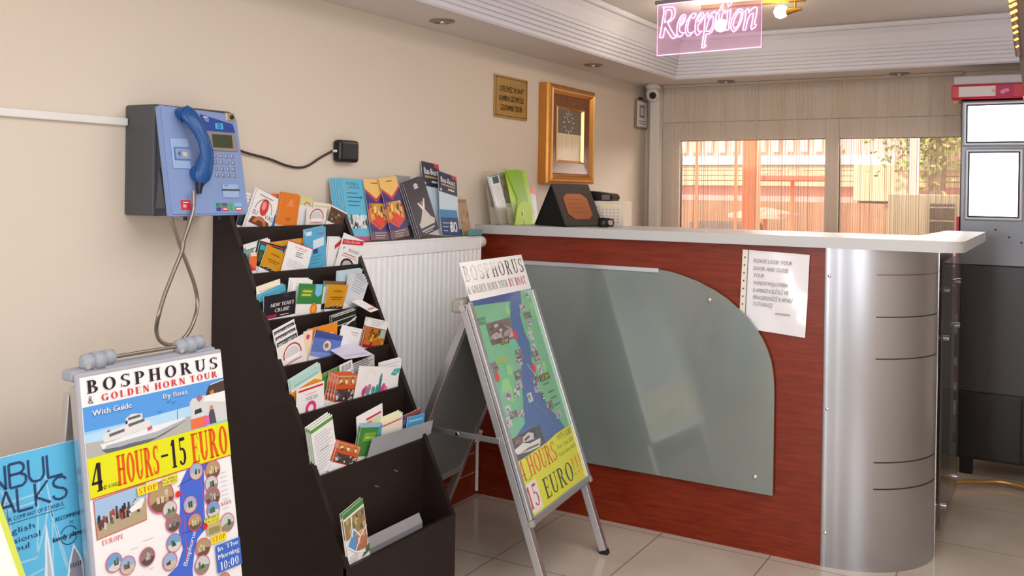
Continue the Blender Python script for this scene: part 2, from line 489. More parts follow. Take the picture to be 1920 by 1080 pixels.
# window ------------------------------------------------------------
FRAME = mat('window_frame_plastic', (216, 206, 194), 0.45)
w = thing('window_1', 'wide white-framed back window behind the string curtain', 'window'); w['kind'] = 'structure'
b = MB(); y0, y1 = YB + 0.015, YB + 0.075
GZ0, GZ1 = 1.03, 1.746
b.box((WX0, y0, WZ0), (0.228, y1, WZ1), FRAME, 0.004); b.box((1.128, y0, WZ0), (1.205, y1, WZ1), FRAME, 0.004); b.box((2.36, y0, WZ0), (WX1, y1, WZ1), FRAME, 0.004)
for x0, x1 in ((0.228, 1.128), (1.205, 2.36)):
    b.box((x0, y0, GZ1), (x1, y1, WZ1), FRAME, 0.004); b.box((x0, y0, WZ0), (x1, y1, GZ0), FRAME, 0.004)
    b.box((x0, y0 + 0.018, GZ0), (x0 + 0.005, y1 - 0.018, GZ1), BLACK); b.box((x0, y0 + 0.018, GZ1 - 0.004), (x1, y1 - 0.018, GZ1), BLACK)
b.build('window_frame', w)
for x0, x1 in ((0.233, 1.128), (1.21, 2.36)):
    b = MB(); b.box((x0, YB + 0.04, GZ0), (x1, YB + 0.046, GZ1 - 0.004), GLASS); b.build('pane', w)
b = MB(); b.box((WX0, YB - 0.06, 0.905), (WX1, YB + 0.02, 0.93), FRAME, 0.004); b.build('window_sill', w)

# string curtain -----------------------------------------------------
STRING = mat('curtain_thread', (206, 190, 172), 0.8, noise=0.12, nscale=8)
b = MB(); x = 0.135
while x < 1.845:
    wd = random.choice((0.0014, 0.0018, 0.0022, 0.0030))
    y = YB - 0.045 + random.uniform(-0.008, 0.008)
    a = random.uniform(-0.5, 0.5)
    sx = random.uniform(-0.002, 0.002)
    c, s_ = cos(a) * wd, sin(a) * wd
    b.add([(x, y, ZS - 0.004), (x + c, y + s_, ZS - 0.004), (x + c + sx, y + s_, 0.96), (x + sx, y, 0.96)], [(0, 1, 2, 3)], STRING)
    x += random.choice((0.0060, 0.0078, 0.0095, 0.012)) if random.random() > 0.06 else 0.003
ct = thing('string_curtain', 'beige string curtain hanging in front of the back window', 'curtain', (0.9, YB - 0.045, ZS))
b.build('thread_panel', ct, kind='stuff')
b = MB(); b.box((0.12, YB - 0.06, ZS - 0.016), (1.86, YB - 0.03, ZS - 0.001), STRING, 0.003); b.build('curtain_rail', ct)

# outside the window ---------------------------------------------------
PINK = mat('pink_render', (236, 178, 164), 0.8, noise=0.05, nscale=2)
b = MB(); b.box((-6, 2.2, -0.3), (8, 9, -0.12), mat('street_paving', (170, 158, 148), 0.8)); b.build('pavement', kind='structure')
bd = thing('street_building', 'pink building with white cornice across the street, seen through the window', 'building', (0, 6.2, -0.12))
b = MB(); b.box((-5.0, 6.2, -0.12), (7.5, 6.6, 5.5), PINK)
b.build('wall', bd)
for k in range(14):
    b = MB(); b.box((-1.75 + k * 0.145, 6.15, 1.86), (-1.68 + k * 0.145, 6.21, 3.2), mat('cream_slat', (244, 220, 190), 0.7)); b.build('shutter_slat', bd)
b = MB(); b.box((-3.2, 6.02, 1.72), (0.92, 6.2, 1.815), mat('cornice_white', (252, 250, 244), 0.6)); b.build('cornice', bd)
OCHRE = mat('ochre_stone', (214, 190, 150), 0.8, noise=0.12, nscale=6)
b = MB()
for k in range(4):
    b.box((-3.2, 6.06, 1.50 + k * 0.055), (4.0, 6.2, 1.551 + k * 0.055), OCHRE, 0.005)
b.build('stone_moulding', bd)
b = MB(); b.box((0.92, 5.96, 1.66), (4.0, 6.2, 1.76), OCHRE, 0.01); b.box((0.55, 5.98, 1.36), (1.05, 6.2, 1.72), OCHRE, 0.01); b.build('stone_capital', bd)
STONE = mat('brown_stone', (176, 128, 98), 0.9, noise=0.28, nscale=7, bump=0.5, bscale=12)
b = MB(); b.box((-3.2, 6.0, -0.12), (4.0, 6.2, 1.34), STONE); b.build('stone_plinth', bd)
ORANGE = mat('orange_paint', (226, 118, 78), 0.6, noise=0.04)
b = MB(); b.box((0.275, 3.2, -0.12), (0.385, 3.31, 3.2), ORANGE, 0.006)
b.build('street_pillar', label='thick orange post outside the left pane', cat='post', origin=(0.33, 3.25, -0.12))
def canopy(x, y, z, w_, h_, label, edge):
    t = thing('street_parasol', label, 'parasol', (x, y, -0.12))
    b = MB(); n = 8; pts = [(x, y, z + h_)] + [(x + w_ * cos(2 * pi * k / n), y + 0.6 * w_ * sin(2 * pi * k / n), z) for k in range(n)]
    b.add(pts + [(p[0], p[1], p[2] - 0.04) for p in pts[1:]], [(0, 1 + k, 1 + (k + 1) % n) for k in range(n)] + [(1 + k, n + 1 + k, n + 1 + (k + 1) % n, 1 + (k + 1) % n) for k in range(n)], edge)
    b.build('canopy', t)
    b = MB(); b.tube([(x, y, -0.12), (x, y, z + h_)], 0.018, ORANGE); b.build('pole', t)
canopy(0.30, 4.6, 1.575, 0.34, 0.07, 'red parasol outside, to the right of the orange post', mat('red_canvas', (224, 104, 78), 0.8))
canopy(-0.10, 5.2, 1.225, 0.36, 0.07, 'low pale pink parasol outside, beside the orange post', mat('pink_canvas', (240, 172, 150), 0.8))
for x, l in ((-0.36, 'thin orange pole outside, leftmost in the window'), (-0.02, 'thin orange pole outside, just left of the thick orange post'), (1.36, 'pale pink pole outside, above the air conditioner')):
    b = MB(); b.tube([(x, 4.0, -0.12), (x, 4.0, 3.0)], 0.014 if x < 1 else 0.035, ORANGE if x < 1 else PINK)
    b.build('street_pole', label=l, cat='post', origin=(x, 4.0, -0.12))
b = MB(); b.box((-1.0, 5.6, -0.12), (-0.35, 5.98, 1.12), mat('grey_shade', (120, 104, 96), 0.8), 0.01)
b.box((-0.95, 5.58, 0.72), (-0.4, 5.6, 1.05), mat('shop_glass', (70, 62, 60), 0.2)); b.build('street_cabinet', label='grey cabinet outside low in the left pane', cat='cabinet', origin=(-0.7, 5.8, -0.12))
tr = thing('street_tree', 'green tree standing outside behind the air conditioner', 'tree', (1.36, 5.4, -0.12))
b = MB(); b.tube([(1.36, 5.4, -0.12), (1.33, 5.4, 0.9), (1.38, 5.38, 1.7), (1.36, 5.4, 2.3)], [0.10, 0.085, 0.07, 0.05], mat('bark', (130, 104, 80), 0.9)); b.build('trunk', tr)
b = MB(); LEAF = mat('leaf', (150, 158, 84), 0.7, noise=0.3, nscale=9)
for k in range(1700):
    p = Vector((1.30 + random.gauss(0, 0.2), 5.4 + random.gauss(0, 0.22), 2.1 + random.gauss(0, 0.24)))
    q = Vector((random.gauss(0, 1), random.gauss(0, 1), random.gauss(0, 1))).normalized() * 0.032
    q2 = q.orthogonal().normalized() * 0.018
    b.add([p - q, p + q2, p + q, p - q2], [(0, 1, 2, 3)], LEAF)
b.build('foliage', tr, kind='stuff')
# air conditioner outside
ac = thing('air_conditioner', 'beige air conditioner box standing outside the right pane', 'air conditioner', (1.6, 2.55, 1.0))
CREAM = mat('cream_sheet', (206, 196, 168), 0.6)
b = MB(); b.box((1.415, 2.42, 0.98), (1.835, 2.75, 1.425), CREAM, 0.008); b.build('casing', ac)
b = MB()
for k in range(9):
    b.box((1.655 + k * 0.0155, 2.405, 1.17), (1.663 + k * 0.0155, 2.42, 1.37), mat('grille_dark', (96, 80, 66), 0.7))
for k in range(3):
    b.box((1.645, 2.402, 1.185 + k * 0.08), (1.79, 2.408, 1.192 + k * 0.08), CREAM)
b.build('grille', ac)
b = MB(); b.box((1.40, 2.2, -0.12), (1.85, 2.75, 0.98), STONE); b.build('plinth', ac)

# ================================================================ left wall things
# payphone ------------------------------------------------------------
ph = thing('payphone', 'blue and dark grey payphone with blue handset mounted on the left wall', 'payphone', (0, -1.76, 1.32))
PHG = mat('phone_housing', (70, 72, 76), 0.42, noise=0.08, nscale=160, bump=0.3, bscale=500)
PHB = mat('phone_blue', (128, 150, 196), 0.35, noise=0.03)
HSB = mat('handset_blue', (30, 78, 140), 0.3, noise=0.03)
PY0, PY1 = -1.904, -1.620
b = MB(); fr = Fr((0, PY1, 0), (1, 0, 0), (0, 0, 1))
b.box((0, PY0, 1.322), (0.128, PY1, 1.640), PHG, 0.006)
b.build('housing', ph)
b = MB(); fs = Fr((0, 0, 0), (1, 0, 0), (0, 0, 1))          # u = x, v = z, N = -y
b.prism([(0.126, 1.636), (0.138, 1.634), (0.192, 1.325), (0.126, 1.325)], fs, -PY1 + 0.006, -PY0 - 0.006, mat('phone_wedge', (40, 46, 62), 0.3))
b.prism([(0.150, 1.46), (0.178, 1.345), (0.135, 1.345)], fs, -PY0 - 0.008, -PY0 - 0.001, PHG)
b.build('cheek', ph)
pf = Fr((0.146, PY0, 1.632), (0, 1, 0), (-0.057, 0, 0.31))   # the leaning front
b = MB(); W0, H0 = 0.284, -0.308
out = []
for cx, cy, a0, r_ in ((0.006, -0.306, 180, 0.008), (0.272, -0.296, 270, 0.016), (0.262, -0.024, 0, 0.022), (0.006, -0.004, 90, 0.008)):
    for k in range(7):
        a = radians(a0 + 15 * k); out.append((cx + r_ * cos(a), cy + r_ * sin(a)))
b.prism(out, pf, -0.014, 0.0, PHB)
inn = [(u * 0.965 + 0.005, v * 0.97 - 0.0045) for u, v in out]
b.prism(inn, pf, 0.0, 0.003, PHB)
b.build('front_panel', ph)
LB = mat('phone_light_blue', (150, 176, 214), 0.35)
b = MB(); b.box((0.023, -0.178, 0.003), (0.085, -0.090, 0.006), LB, 0.002, pf); b.box((0.03, -0.154, 0.006), (0.085, -0.116, 0.0075), mat('phone_slate', (84, 112, 164), 0.4), 0, pf)
b.box((0.034, -0.150, 0.0075), (0.085, -0.120, 0.008), P(132, 156, 196), 0, pf); b.box((0.058, -0.142, 0.008), (0.074, -0.130, 0.0084), P(206, 196, 150), 0, pf)
b.flat([(0.04, -0.135), (0.05, -0.126), (0.05, -0.144)], pf, 0.0084, P(60, 90, 160)); b.build('cradle_plate', ph)
b = MB()
b.prism([(0.140, -0.012), (0.262, -0.034), (0.268, -0.060), (0.152, -0.060)], pf, 0.003, 0.0045, mat('badge_blue', (28, 62, 150), 0.35))
b.quad(0.192, -0.053, 0.222, -0.035, pf, 0.005, P(60, 180, 226)); b.ring(0.207, -0.044, 0.004, 0.007, pf, 0.0054, P(20, 70, 150))
b.flat([(0.148, -0.018), (0.172, -0.022), (0.168, -0.036), (0.154, -0.030)], pf, 0.005, P(110, 136, 190)); b.quad(0.150, -0.021, 0.166, -0.0185, pf, 0.0054, P(230, 236, 250))
b.build('badge', ph)
b = MB(); b.box((0.154, -0.120, 0.003), (0.270, -0.062, 0.0065), mat('bezel_taupe', (142, 130, 130), 0.45), 0.002, pf); b.build('display_bezel', ph)
b = MB(); b.box((0.174, -0.110, 0.0065), (0.250, -0.070, 0.0075), mat('lcd_olive', (66, 72, 52), 0.18), 0, pf); b.build('display', ph)
KEY = mat('key_silver', (168, 176, 194), 0.3, 0.6)
for r_ in range(4):
    for c_ in range(4):
        u, v = 0.180 + c_ * 0.0222, -0.135 - r_ * 0.0198
        b = MB(); b.box((u - 0.0065, v - 0.0055, 0.003), (u + 0.0065, v + 0.0055, 0.0068), KEY, 0.002, pf, 1)
        b.quad(u - 0.0012, v - 0.0022, u + 0.0012, v + 0.0022, pf, 0.0071, P(70, 80, 110)); b.build('key', ph)
b = MB(); b.box((0.192, -0.262, 0.003), (0.254, -0.220, 0.006), LB, 0.002, pf); b.box((0.190, -0.240, 0.006), (0.256, -0.2365, 0.0078), mat('slot_black', (24, 26, 40), 0.4), 0, pf)
b.quad(0.200, -0.2255, 0.214, -0.223, pf, 0.0066, P(70, 96, 150)); b.build('card_slot', ph)
b = MB(); b.box((0.036, -0.297, 0.003), (0.070, -0.268, 0.0036), P(206, 44, 62), 0.0, pf); b.text('110', pf, 0.043, -0.290, 0.009, P(250, 236, 236), 0.0044); b.quad(0.043, -0.2765, 0.063, -0.274, pf, 0.0044, P(250, 236, 236))
b.build('emergency_sticker', ph)
b = MB()
for i, (u, v, w_, h_, c_) in enumerate(((0.162, -0.288, 0.018, 0.011, (40, 140, 90)), (0.162, -0.301, 0.018, 0.011, (34, 70, 150)), (0.184, -0.288, 0.022, 0.011, (90, 100, 96)), (0.184, -0.301, 0.022, 0.011, (206, 50, 60)), (0.212, -0.301, 0.014, 0.024, (60, 170, 100)), (0.234, -0.288, 0.026, 0.011, (120, 190, 226)), (0.234, -0.301, 0.028, 0.011, (206, 60, 74)))):
    b.quad(u, v, u + w_, v + h_, pf, 0.0036, P(*c_))
b.quad(0.187, -0.297, 0.202, -0.294, pf, 0.004, P(250, 240, 240)); b.quad(0.237, -0.297, 0.258, -0.293, pf, 0.004, P(250, 240, 240)); b.build('network_sticker', ph)
b = MB(); lk = Fr(pf(0.262, -0.012, 0.0), pf.U, pf.V)
b.box((-0.022, -0.014, -0.012), (0.012, 0.014, 0.004), mat('lock_brass', (176, 160, 130), 0.35, 0.8), 0.003, lk); b.lathe([(0.007, 0.004), (0.007, 0.007), (0.004, 0.008)], lk, mat('lock_dark', (60, 56, 50), 0.4, 0.7), 12); b.build('lock', ph)
hs = MB()
hp = [(0.066, -0.006, 0.020), (0.074, -0.020, 0.026), (0.084, -0.044, 0.038), (0.096, -0.072, 0.042), (0.108, -0.100, 0.044), (0.116, -0.130, 0.042), (0.117, -0.156, 0.034), (0.110, -0.186, 0.026), (0.103, -0.206, 0.022), (0.098, -0.222, 0.020)]
hs.tube([pf(*p) for p in hp], [0.019, 0.0265, 0.025, 0.021, 0.0205, 0.0215, 0.025, 0.0285, 0.027, 0.014], HSB, 16, flatn=tuple(pf.N), fk=0.72)
hs.tube([pf(0.062, -0.012, 0.003), pf(0.070, -0.022, 0.022)], [0.015, 0.024], HSB, 14); hs.tube([pf(0.100, -0.196, 0.003), pf(0.104, -0.190, 0.022)], [0.024, 0.026], HSB, 14)
hso = hs.build('handset', ph)
b = MB(); b.tube([pf(0.098, -0.222, 0.020), pf(0.094, -0.236, 0.018), pf(0.092, -0.252, 0.018)], [0.012, 0.009, 0.007], mat('cord_collar', (40, 44, 56), 0.3, 0.5), 12); b.build('cord_collar', hso)
def smooth_path(pts, k=6):
    pts = [Vector(p) for p in pts]
    o = []
    for i in range(len(pts) - 1):
        p0, p1, p2, p3 = pts[max(i - 1, 0)], pts[i], pts[i + 1], pts[min(i + 2, len(pts) - 1)]
        for j in range(k):
            t = j / k
            o.append(0.5 * ((2 * p1) + (p2 - p0) * t + (2 * p0 - 5 * p1 + 4 * p2 - p3) * t * t + (3 * p1 - p0 - 3 * p2 + p3) * t ** 3))
    return o + [pts[-1]]
CORD = [(0.215, -1.837, 1.397), (0.215, -1.836, 1.354), (0.22, -1.851, 1.314), (0.22, -1.873, 1.257), (0.22, -1.879, 1.227), (0.22, -1.906, 1.172), (0.22, -1.937, 1.106), (0.22, -1.955, 1.053), (0.2, -1.946, 1.013), (0.2, -1.935, 0.983), (0.2, -1.908, 0.966), (0.2, -1.879, 0.965), (0.2, -1.842, 0.985), (0.2, -1.816, 1.025), (0.18, -1.788, 1.069), (0.18, -1.799, 1.121), (0.18, -1.825, 1.18), (0.18, -1.846, 1.224), (0.18, -1.865, 1.27), (0.18, -1.883, 1.313), (0.18, -1.886, 1.328)]
b = MB(); b.tube(smooth_path(CORD), 0.0056, mat('armoured_cord', (150, 140, 132), 0.3, 0.85, noise=0), 8); b.build('cord', ph)
for u in (0.075, 0.2):
    b = MB(); b.tube([pf(u, -0.31, -0.03), pf(u, -0.322, -0.032)], 0.006, mat('cord_collar'), 8); b.build('underside_screw', ph)

# cable duct, cable and black box ------------------------------------
b = MB(); b.box((0, -6.1, 1.580), (0.016, -1.905, 1.602), WHITEP, 0.003)
b.build('cable_duct', label='white plastic cable duct running along the left wall to the payphone', cat='cable duct', origin=(0, -2.5, 1.59))
jb = thing('adapter_box', 'black rounded plug box on the left wall beside the payphone', 'plug', (0, -0.96, 1.548))
b = MB(); b.box((0.0, -1.016, 1.506), (0.040, -0.903, 1.590), BLACK, 0.014, seg=3); b.build('casing', jb)
b = MB(); b.tube([(0.02, -1.014, 1.547), (0.02, -1.034, 1.546)], [0.006, 0.004], WHITEP, 8); b.build('strain_relief', jb)
b = MB()
b.tube(smooth_path([(0.03, -1.622, 1.55), (0.02, -1.52, 1.535), (0.012, -1.44, 1.520), (0.009, -1.34, 1.505), (0.008, -1.265, 1.487), (0.008, -1.20, 1.480), (0.008, -1.15, 1.489), (0.010, -1.09, 1.519), (0.016, -1.034, 1.546)]), 0.0042, mat('brown_cable', (62, 48, 42), 0.5), 7)
b.build('cable', label='thin brown cable sagging from the payphone to the black plug box', cat='cable', origin=(0.01, -1.3, 1.5))

# brass plate -----------------------------------------------------------
bp = thing('wall_plaque', 'brass plate with engraved Turkish capitals on the left wall', 'plaque', (0.004, 0.27, 1.863))
wf = lambda y0, z0, x: Fr((x, y0, z0), (0, 1, 0), (0, 0, 1))
f_ = wf(0.115, 1.762, 0.002)
b = MB(); b.box((0, 0, 0), (0.312, 0.203, 0.006), BRASSP, 0.001, f_); b.build('plate', bp)
b = MB(); DK = P(52, 44, 30)
for q in ([(0.01, 0.01), (0.302, 0.01)], [(0.302, 0.01), (0.302, 0.193)], [(0.302, 0.193), (0.01, 0.193)], [(0.01, 0.193), (0.01, 0.01)]):
    b.stroke(q, 0.003, f_, 0.0065, DK)
for t, v in (('OTELİMİZ 24 SAAT', 0.127), ('KAMERA SİSTEMİ İLE', 0.082), ('İZLENMEKTEDİR', 0.037)):
    b.text(t, f_, 0.04 if len(t) > 14 else 0.052, v, 0.026, DK, 0.0065, width=0.232 if len(t) > 14 else 0.208, bold=0.05)
b.build('engraving', bp)
for u, v in ((0.012, 0.012), (0.3, 0.012), (0.3, 0.191), (0.012, 0.191)):
    b = MB(); b.lathe([(0.004, 0.006), (0.003, 0.008)], Fr(f_(u, v, 0), f_.U, f_.V), DK, 8); b.build('screw', bp)

# framed clock -----------------------------------------------------------
ck = thing('wall_clock', 'tall framed clock with wide brown and gold moulding on the left wall', 'clock', (0.03, 0.81, 1.71))
f_ = wf(0.560, 1.452, 0.0)
Wd, Ht = 0.545, 0.520
GOLD = mat('gold_leaf', (206, 142, 70), 0.32, 0.75, noise=0.12, nscale=22); GOLD2 = mat('gold_bright', (232, 190, 128), 0.25, 0.8)
BURL = wood('burl_brown', (104, 58, 34), (140, 84, 50), 16, 0.35, (3, 3, 3))
def moulding(bm_, prof_, m_):                 # profile (inset, height), mitred around the rectangle
    pts = []
    for sx, sy in ((0, 0), (1, 0), (1, 1), (0, 1)):
        for d, h in prof_:
            pts.append(f_(d if not sx else Wd - d, d if not sy else Ht - d, h))
    n_ = len(prof_)
    bm_.add(pts, [(i * n_ + k, i * n_ + k + 1, ((i + 1) % 4) * n_ + k + 1, ((i + 1) % 4) * n_ + k) for i in range(4) for k in range(n_ - 1)], m_)
b = MB(); moulding(b, [(0, 0.0), (0.0, 0.046), (0.004, 0.058), (0.012, 0.064), (0.022, 0.066)], GOLD); moulding(b, [(0.022, 0.066), (0.028, 0.072), (0.034, 0.066)], GOLD2); moulding(b, [(0.034, 0.066), (0.044, 0.056), (0.050, 0.05)], GOLD); b.build('outer_moulding', ck)
b = MB(); moulding(b, [(0.050, 0.05), (0.055, 0.053), (0.112, 0.046)], BURL); b.build('frame_board', ck)
b = MB(); moulding(b, [(0.112, 0.046), (0.117, 0.051), (0.126, 0.036)], GOLD2); b.build('inner_moulding', ck)
b = MB(); b.quad(0.12, 0.12, Wd - 0.12, Ht - 0.12, f_, 0.034, mat('clock_face', (116, 104, 92), 0.12, coat=0.5)); b.build('dial', ck)
b = MB(); WH = P(236, 232, 222); cx, cy = Wd / 2, Ht - 0.190
for k in range(12):
    a = radians(30 * k)
    r0, r1 = 0.046, 0.066 if k % 3 == 0 else 0.058
    b.stroke([(cx + r0 * sin(a), cy + r0 * cos(a)), (cx + r1 * sin(a), cy + r1 * cos(a))], 0.005, f_, 0.0346, WH)
b.text('12', f_, cx - 0.014, cy + 0.03, 0.018, WH, 0.0346, bold=0.06); b.stroke([(cx, cy), (cx - 0.02, cy + 0.03)], 0.004, f_, 0.035, WH); b.stroke([(cx, cy), (cx + 0.03, cy + 0.012)], 0.003, f_, 0.035, WH)
b.build('dial_marks', ck)
b = MB(); b.quad(0.122, 0.122, Wd - 0.122, Ht - 0.252, f_, 0.0345, mat('reflection_cream', (238, 226, 196), 0.2))  # cream panel paints the mirrored bright curtain into the colour
for k in range(11):
    u = 0.135 + k * 0.027; b.stroke([(u, 0.125), (u + random.uniform(-.01, .012), 0.264)], random.choice((0.002, 0.004)), f_, 0.035, P(204, 186, 142))  # drawn streaks of the reflected curtain
b.build('painted_reflection', ck)

# small framed certificate near the corner ---------------------------------
fc = thing('framed_notice', 'small pale framed notice on the left wall near the back corner', 'picture frame', (0.01, 1.9, 1.9))
f_ = wf(1.80, 1.818, 0.002)
b = MB(); b.box((0, 0, 0), (0.185, 0.185, 0.012), mat('frame_mauve', (150, 132, 130), 0.5), 0.003, f_); b.build('frame', fc)
b = MB(); b.quad(0.012, 0.012, 0.173, 0.173, f_, 0.0126, PAPER); b.quad(0.05, 0.07, 0.135, 0.15, f_, 0.013, P(150, 140, 146)); b.quad(0.065, 0.085, 0.12, 0.135, f_, 0.0134, P(222, 214, 214))
for v in (0.03, 0.045): b.quad(0.04, v, 0.15, v + 0.006, f_, 0.013, P(150, 140, 146))
b.build('sheet', fc)
b = MB(); b.box((0.055, 0.186, 0.0), (0.10, 0.2, 0.02), BLACK, 0.004, f_); b.build('clip', fc)

# pipe and camera in the back left corner ------------------------------------
b = MB(); b.box((0.056, YB - 0.072, 0), (0.118, YB - 0.001, ZS - 0.001), mat('trunking_white', (226, 220, 210), 0.4), 0.004)
b.build('cable_trunking', label='white vertical trunking in the back left corner under the camera', cat='trunking', origin=(0.087, YB - 0.03, 0))
sc_ = thing('security_camera', 'white dome security camera under the ceiling in the back corner', 'camera', (0.09, YB - 0.12, ZS))
b = MB(); b.lathe([(0.045, 0), (0.047, -0.02), (0.03, -0.028)][::-1], Fr((0.10, YB - 0.13, ZS - 0.001), (1, 0, 0), (0, 1, 0)), WHITEP, 20); b.build('base', sc_)
b = MB(); b.ball((0.10, YB - 0.135, ZS - 0.062), 0.042, WHITEP, 18, (1.0, 1.0, 1.05)); b.build('housing', sc_)
b = MB(); ax = Vector((0.35, -0.9, -0.28)).normalized(); b.tube([Vector((0.10, YB - 0.135, ZS - 0.062)) + ax * 0.03, Vector((0.10, YB - 0.135, ZS - 0.062)) + ax * 0.052], [0.024, 0.02], BLACK, 14); b.build('lens', sc_)

# ================================================================ radiator
rd = thing('radiator', 'white ribbed panel radiator on the left wall behind the brochure rack', 'radiator', (0.05, -0.6, 0.3))
RY0, RY1, RZ0, RZ1 = -1.008, -0.135, 0.285, 1.205
b = MB(); pts = []; y = RY0; prof = [(0.100, RY0)]
while y < RY1 - 0.02:
    prof += [(0.100, y + 0.004), (0.0955, y + 0.010), (0.0955, y + 0.020), (0.100, y + 0.026)]; y += 0.0335
prof.append((0.100, RY1))
for x_, y_ in prof: pts += [(x_, y_, RZ0 + 0.03), (x_, y_, RZ1 - 0.058)]
b.add(pts, [(2 * i, 2 * i + 2, 2 * i + 3, 2 * i + 1) for i in range(len(prof) - 1)], RADW)
b.box((0.0885, RY0, RZ0), (0.1005, RY1, RZ0 + 0.03), RADW, 0.003); b.box((0.0885, RY0, RZ1 - 0.058), (0.1005, RY1, RZ1), RADW, 0.003)
b.box((0.02, RY0, RZ0), (0.032, RY1, RZ1), RADW, 0.003); b.build('ribbed_panel', rd)
b = MB(); b.box((0.018, RY0, RZ1 - 0.006), (0.102, RY1, RZ1 + 0.002), RADW, 0.002)
for k in range(25):
    yy = RY0 + 0.02 + k * 0.0325; b.box((0.034, yy, RZ1 + 0.002), (0.088, yy + 0.012, RZ1 + 0.0026), mat('grille_grey', (150, 150, 150), 0.6))
b.build('top_grille', rd)
b = MB(); b.box((0.016, RY1 - 0.004, RZ0 + 0.002), (0.102, RY1 + 0.002, RZ1), RADW, 0.002); b.build('side_panel', rd)
b = MB(); b.tube([(0.06, RY1, 1.175), (0.06, RY1 + 0.03, 1.175)], 0.012, CHROME, 10); b.tube([(0.06, RY1 + 0.03, 1.175), (0.06, RY1 + 0.036, 1.175), (0.06, RY1 + 0.07, 1.175), (0.06, RY1 + 0.085, 1.175)], [0.018, 0.026, 0.026, 0.014], mat('valve_cap_white', (222, 218, 206), 0.35), 14); b.build('valve', rd)
b = MB(); b.tube([(0.05, RY1 + 0.02, 0.33), (0.05, RY1 + 0.105, 0.30), (0.022, RY1 + 0.115, 0.24), (0.022, RY1 + 0.115, 0.02)], 0.0085, WHITEP, 10); b.build('pipe', rd)

# ================================================================ brochure rack
rk = thing('brochure_rack', 'tall dark brown stepped brochure rack against the left wall', 'rack', (0.28, -1.3, 0))
KY0, KY1 = -1.576, -1.017
RZ = [(.089, 1.280), (.160, 1.137), (.230, .996), (.298, .861), (.367, .723), (.4525, .551), (.573, .309)]
side = [(0.002, 0.0), (0.573, 0.0), (0.573, 0.309), (0.083, 1.298), (0.072, 1.325), (0.002, 1.325)]
fs = Fr((0, 0, 0), (1, 0, 0), (0, 0, 1))
for yy in (KY0, KY1 - 0.018):
    b = MB(); b.prism(side, fs, -yy - 0.018, -yy, DARKWOOD); b.build('side_panel', rk)
ya, yb_ = KY0 + 0.018, KY1 - 0.018
b = MB(); b.box((0.002, ya, 0.0), (0.010, yb_, 1.325), DARKWOOD); b.build('back_panel', rk)
for i, (x, z) in enumerate(RZ[:6]):
    nz = RZ[i + 1][1]
    b = MB(); zl = nz - 0.062 if i < 5 else 0.05
    b.box((x - 0.010, ya, zl), (x, yb_, z), DARKWOOD, 0.0015); b.build('riser', rk)
    b = MB(); xb = RZ[i - 1][0] if i else 0.010
    b.box((xb, ya, z - 0.062), (x - 0.010, yb_, z - 0.054), DARKWOOD); b.build('shelf', rk)
b = MB(); b.box((0.561, KY0, 0.0), (0.577, KY1, 0.309), DARKWOOD, 0.002); b.build('base_front', rk)
b = MB(); b.box((0.4525, ya, 0.10), (0.561, yb_, 0.112), DARKWOOD); b.build('base_shelf', rk)
for y, z in ((-1.40, 0.43), (-1.30, 0.455), (-1.20, 0.48)):
    b = MB(); b.tube([(0.4535, y, z), (0.4535, y + 0.018, z - 0.008)], 0.002, mat('scratch_grey', (120, 116, 112), 0.4), 6); b.build('staple', rk)

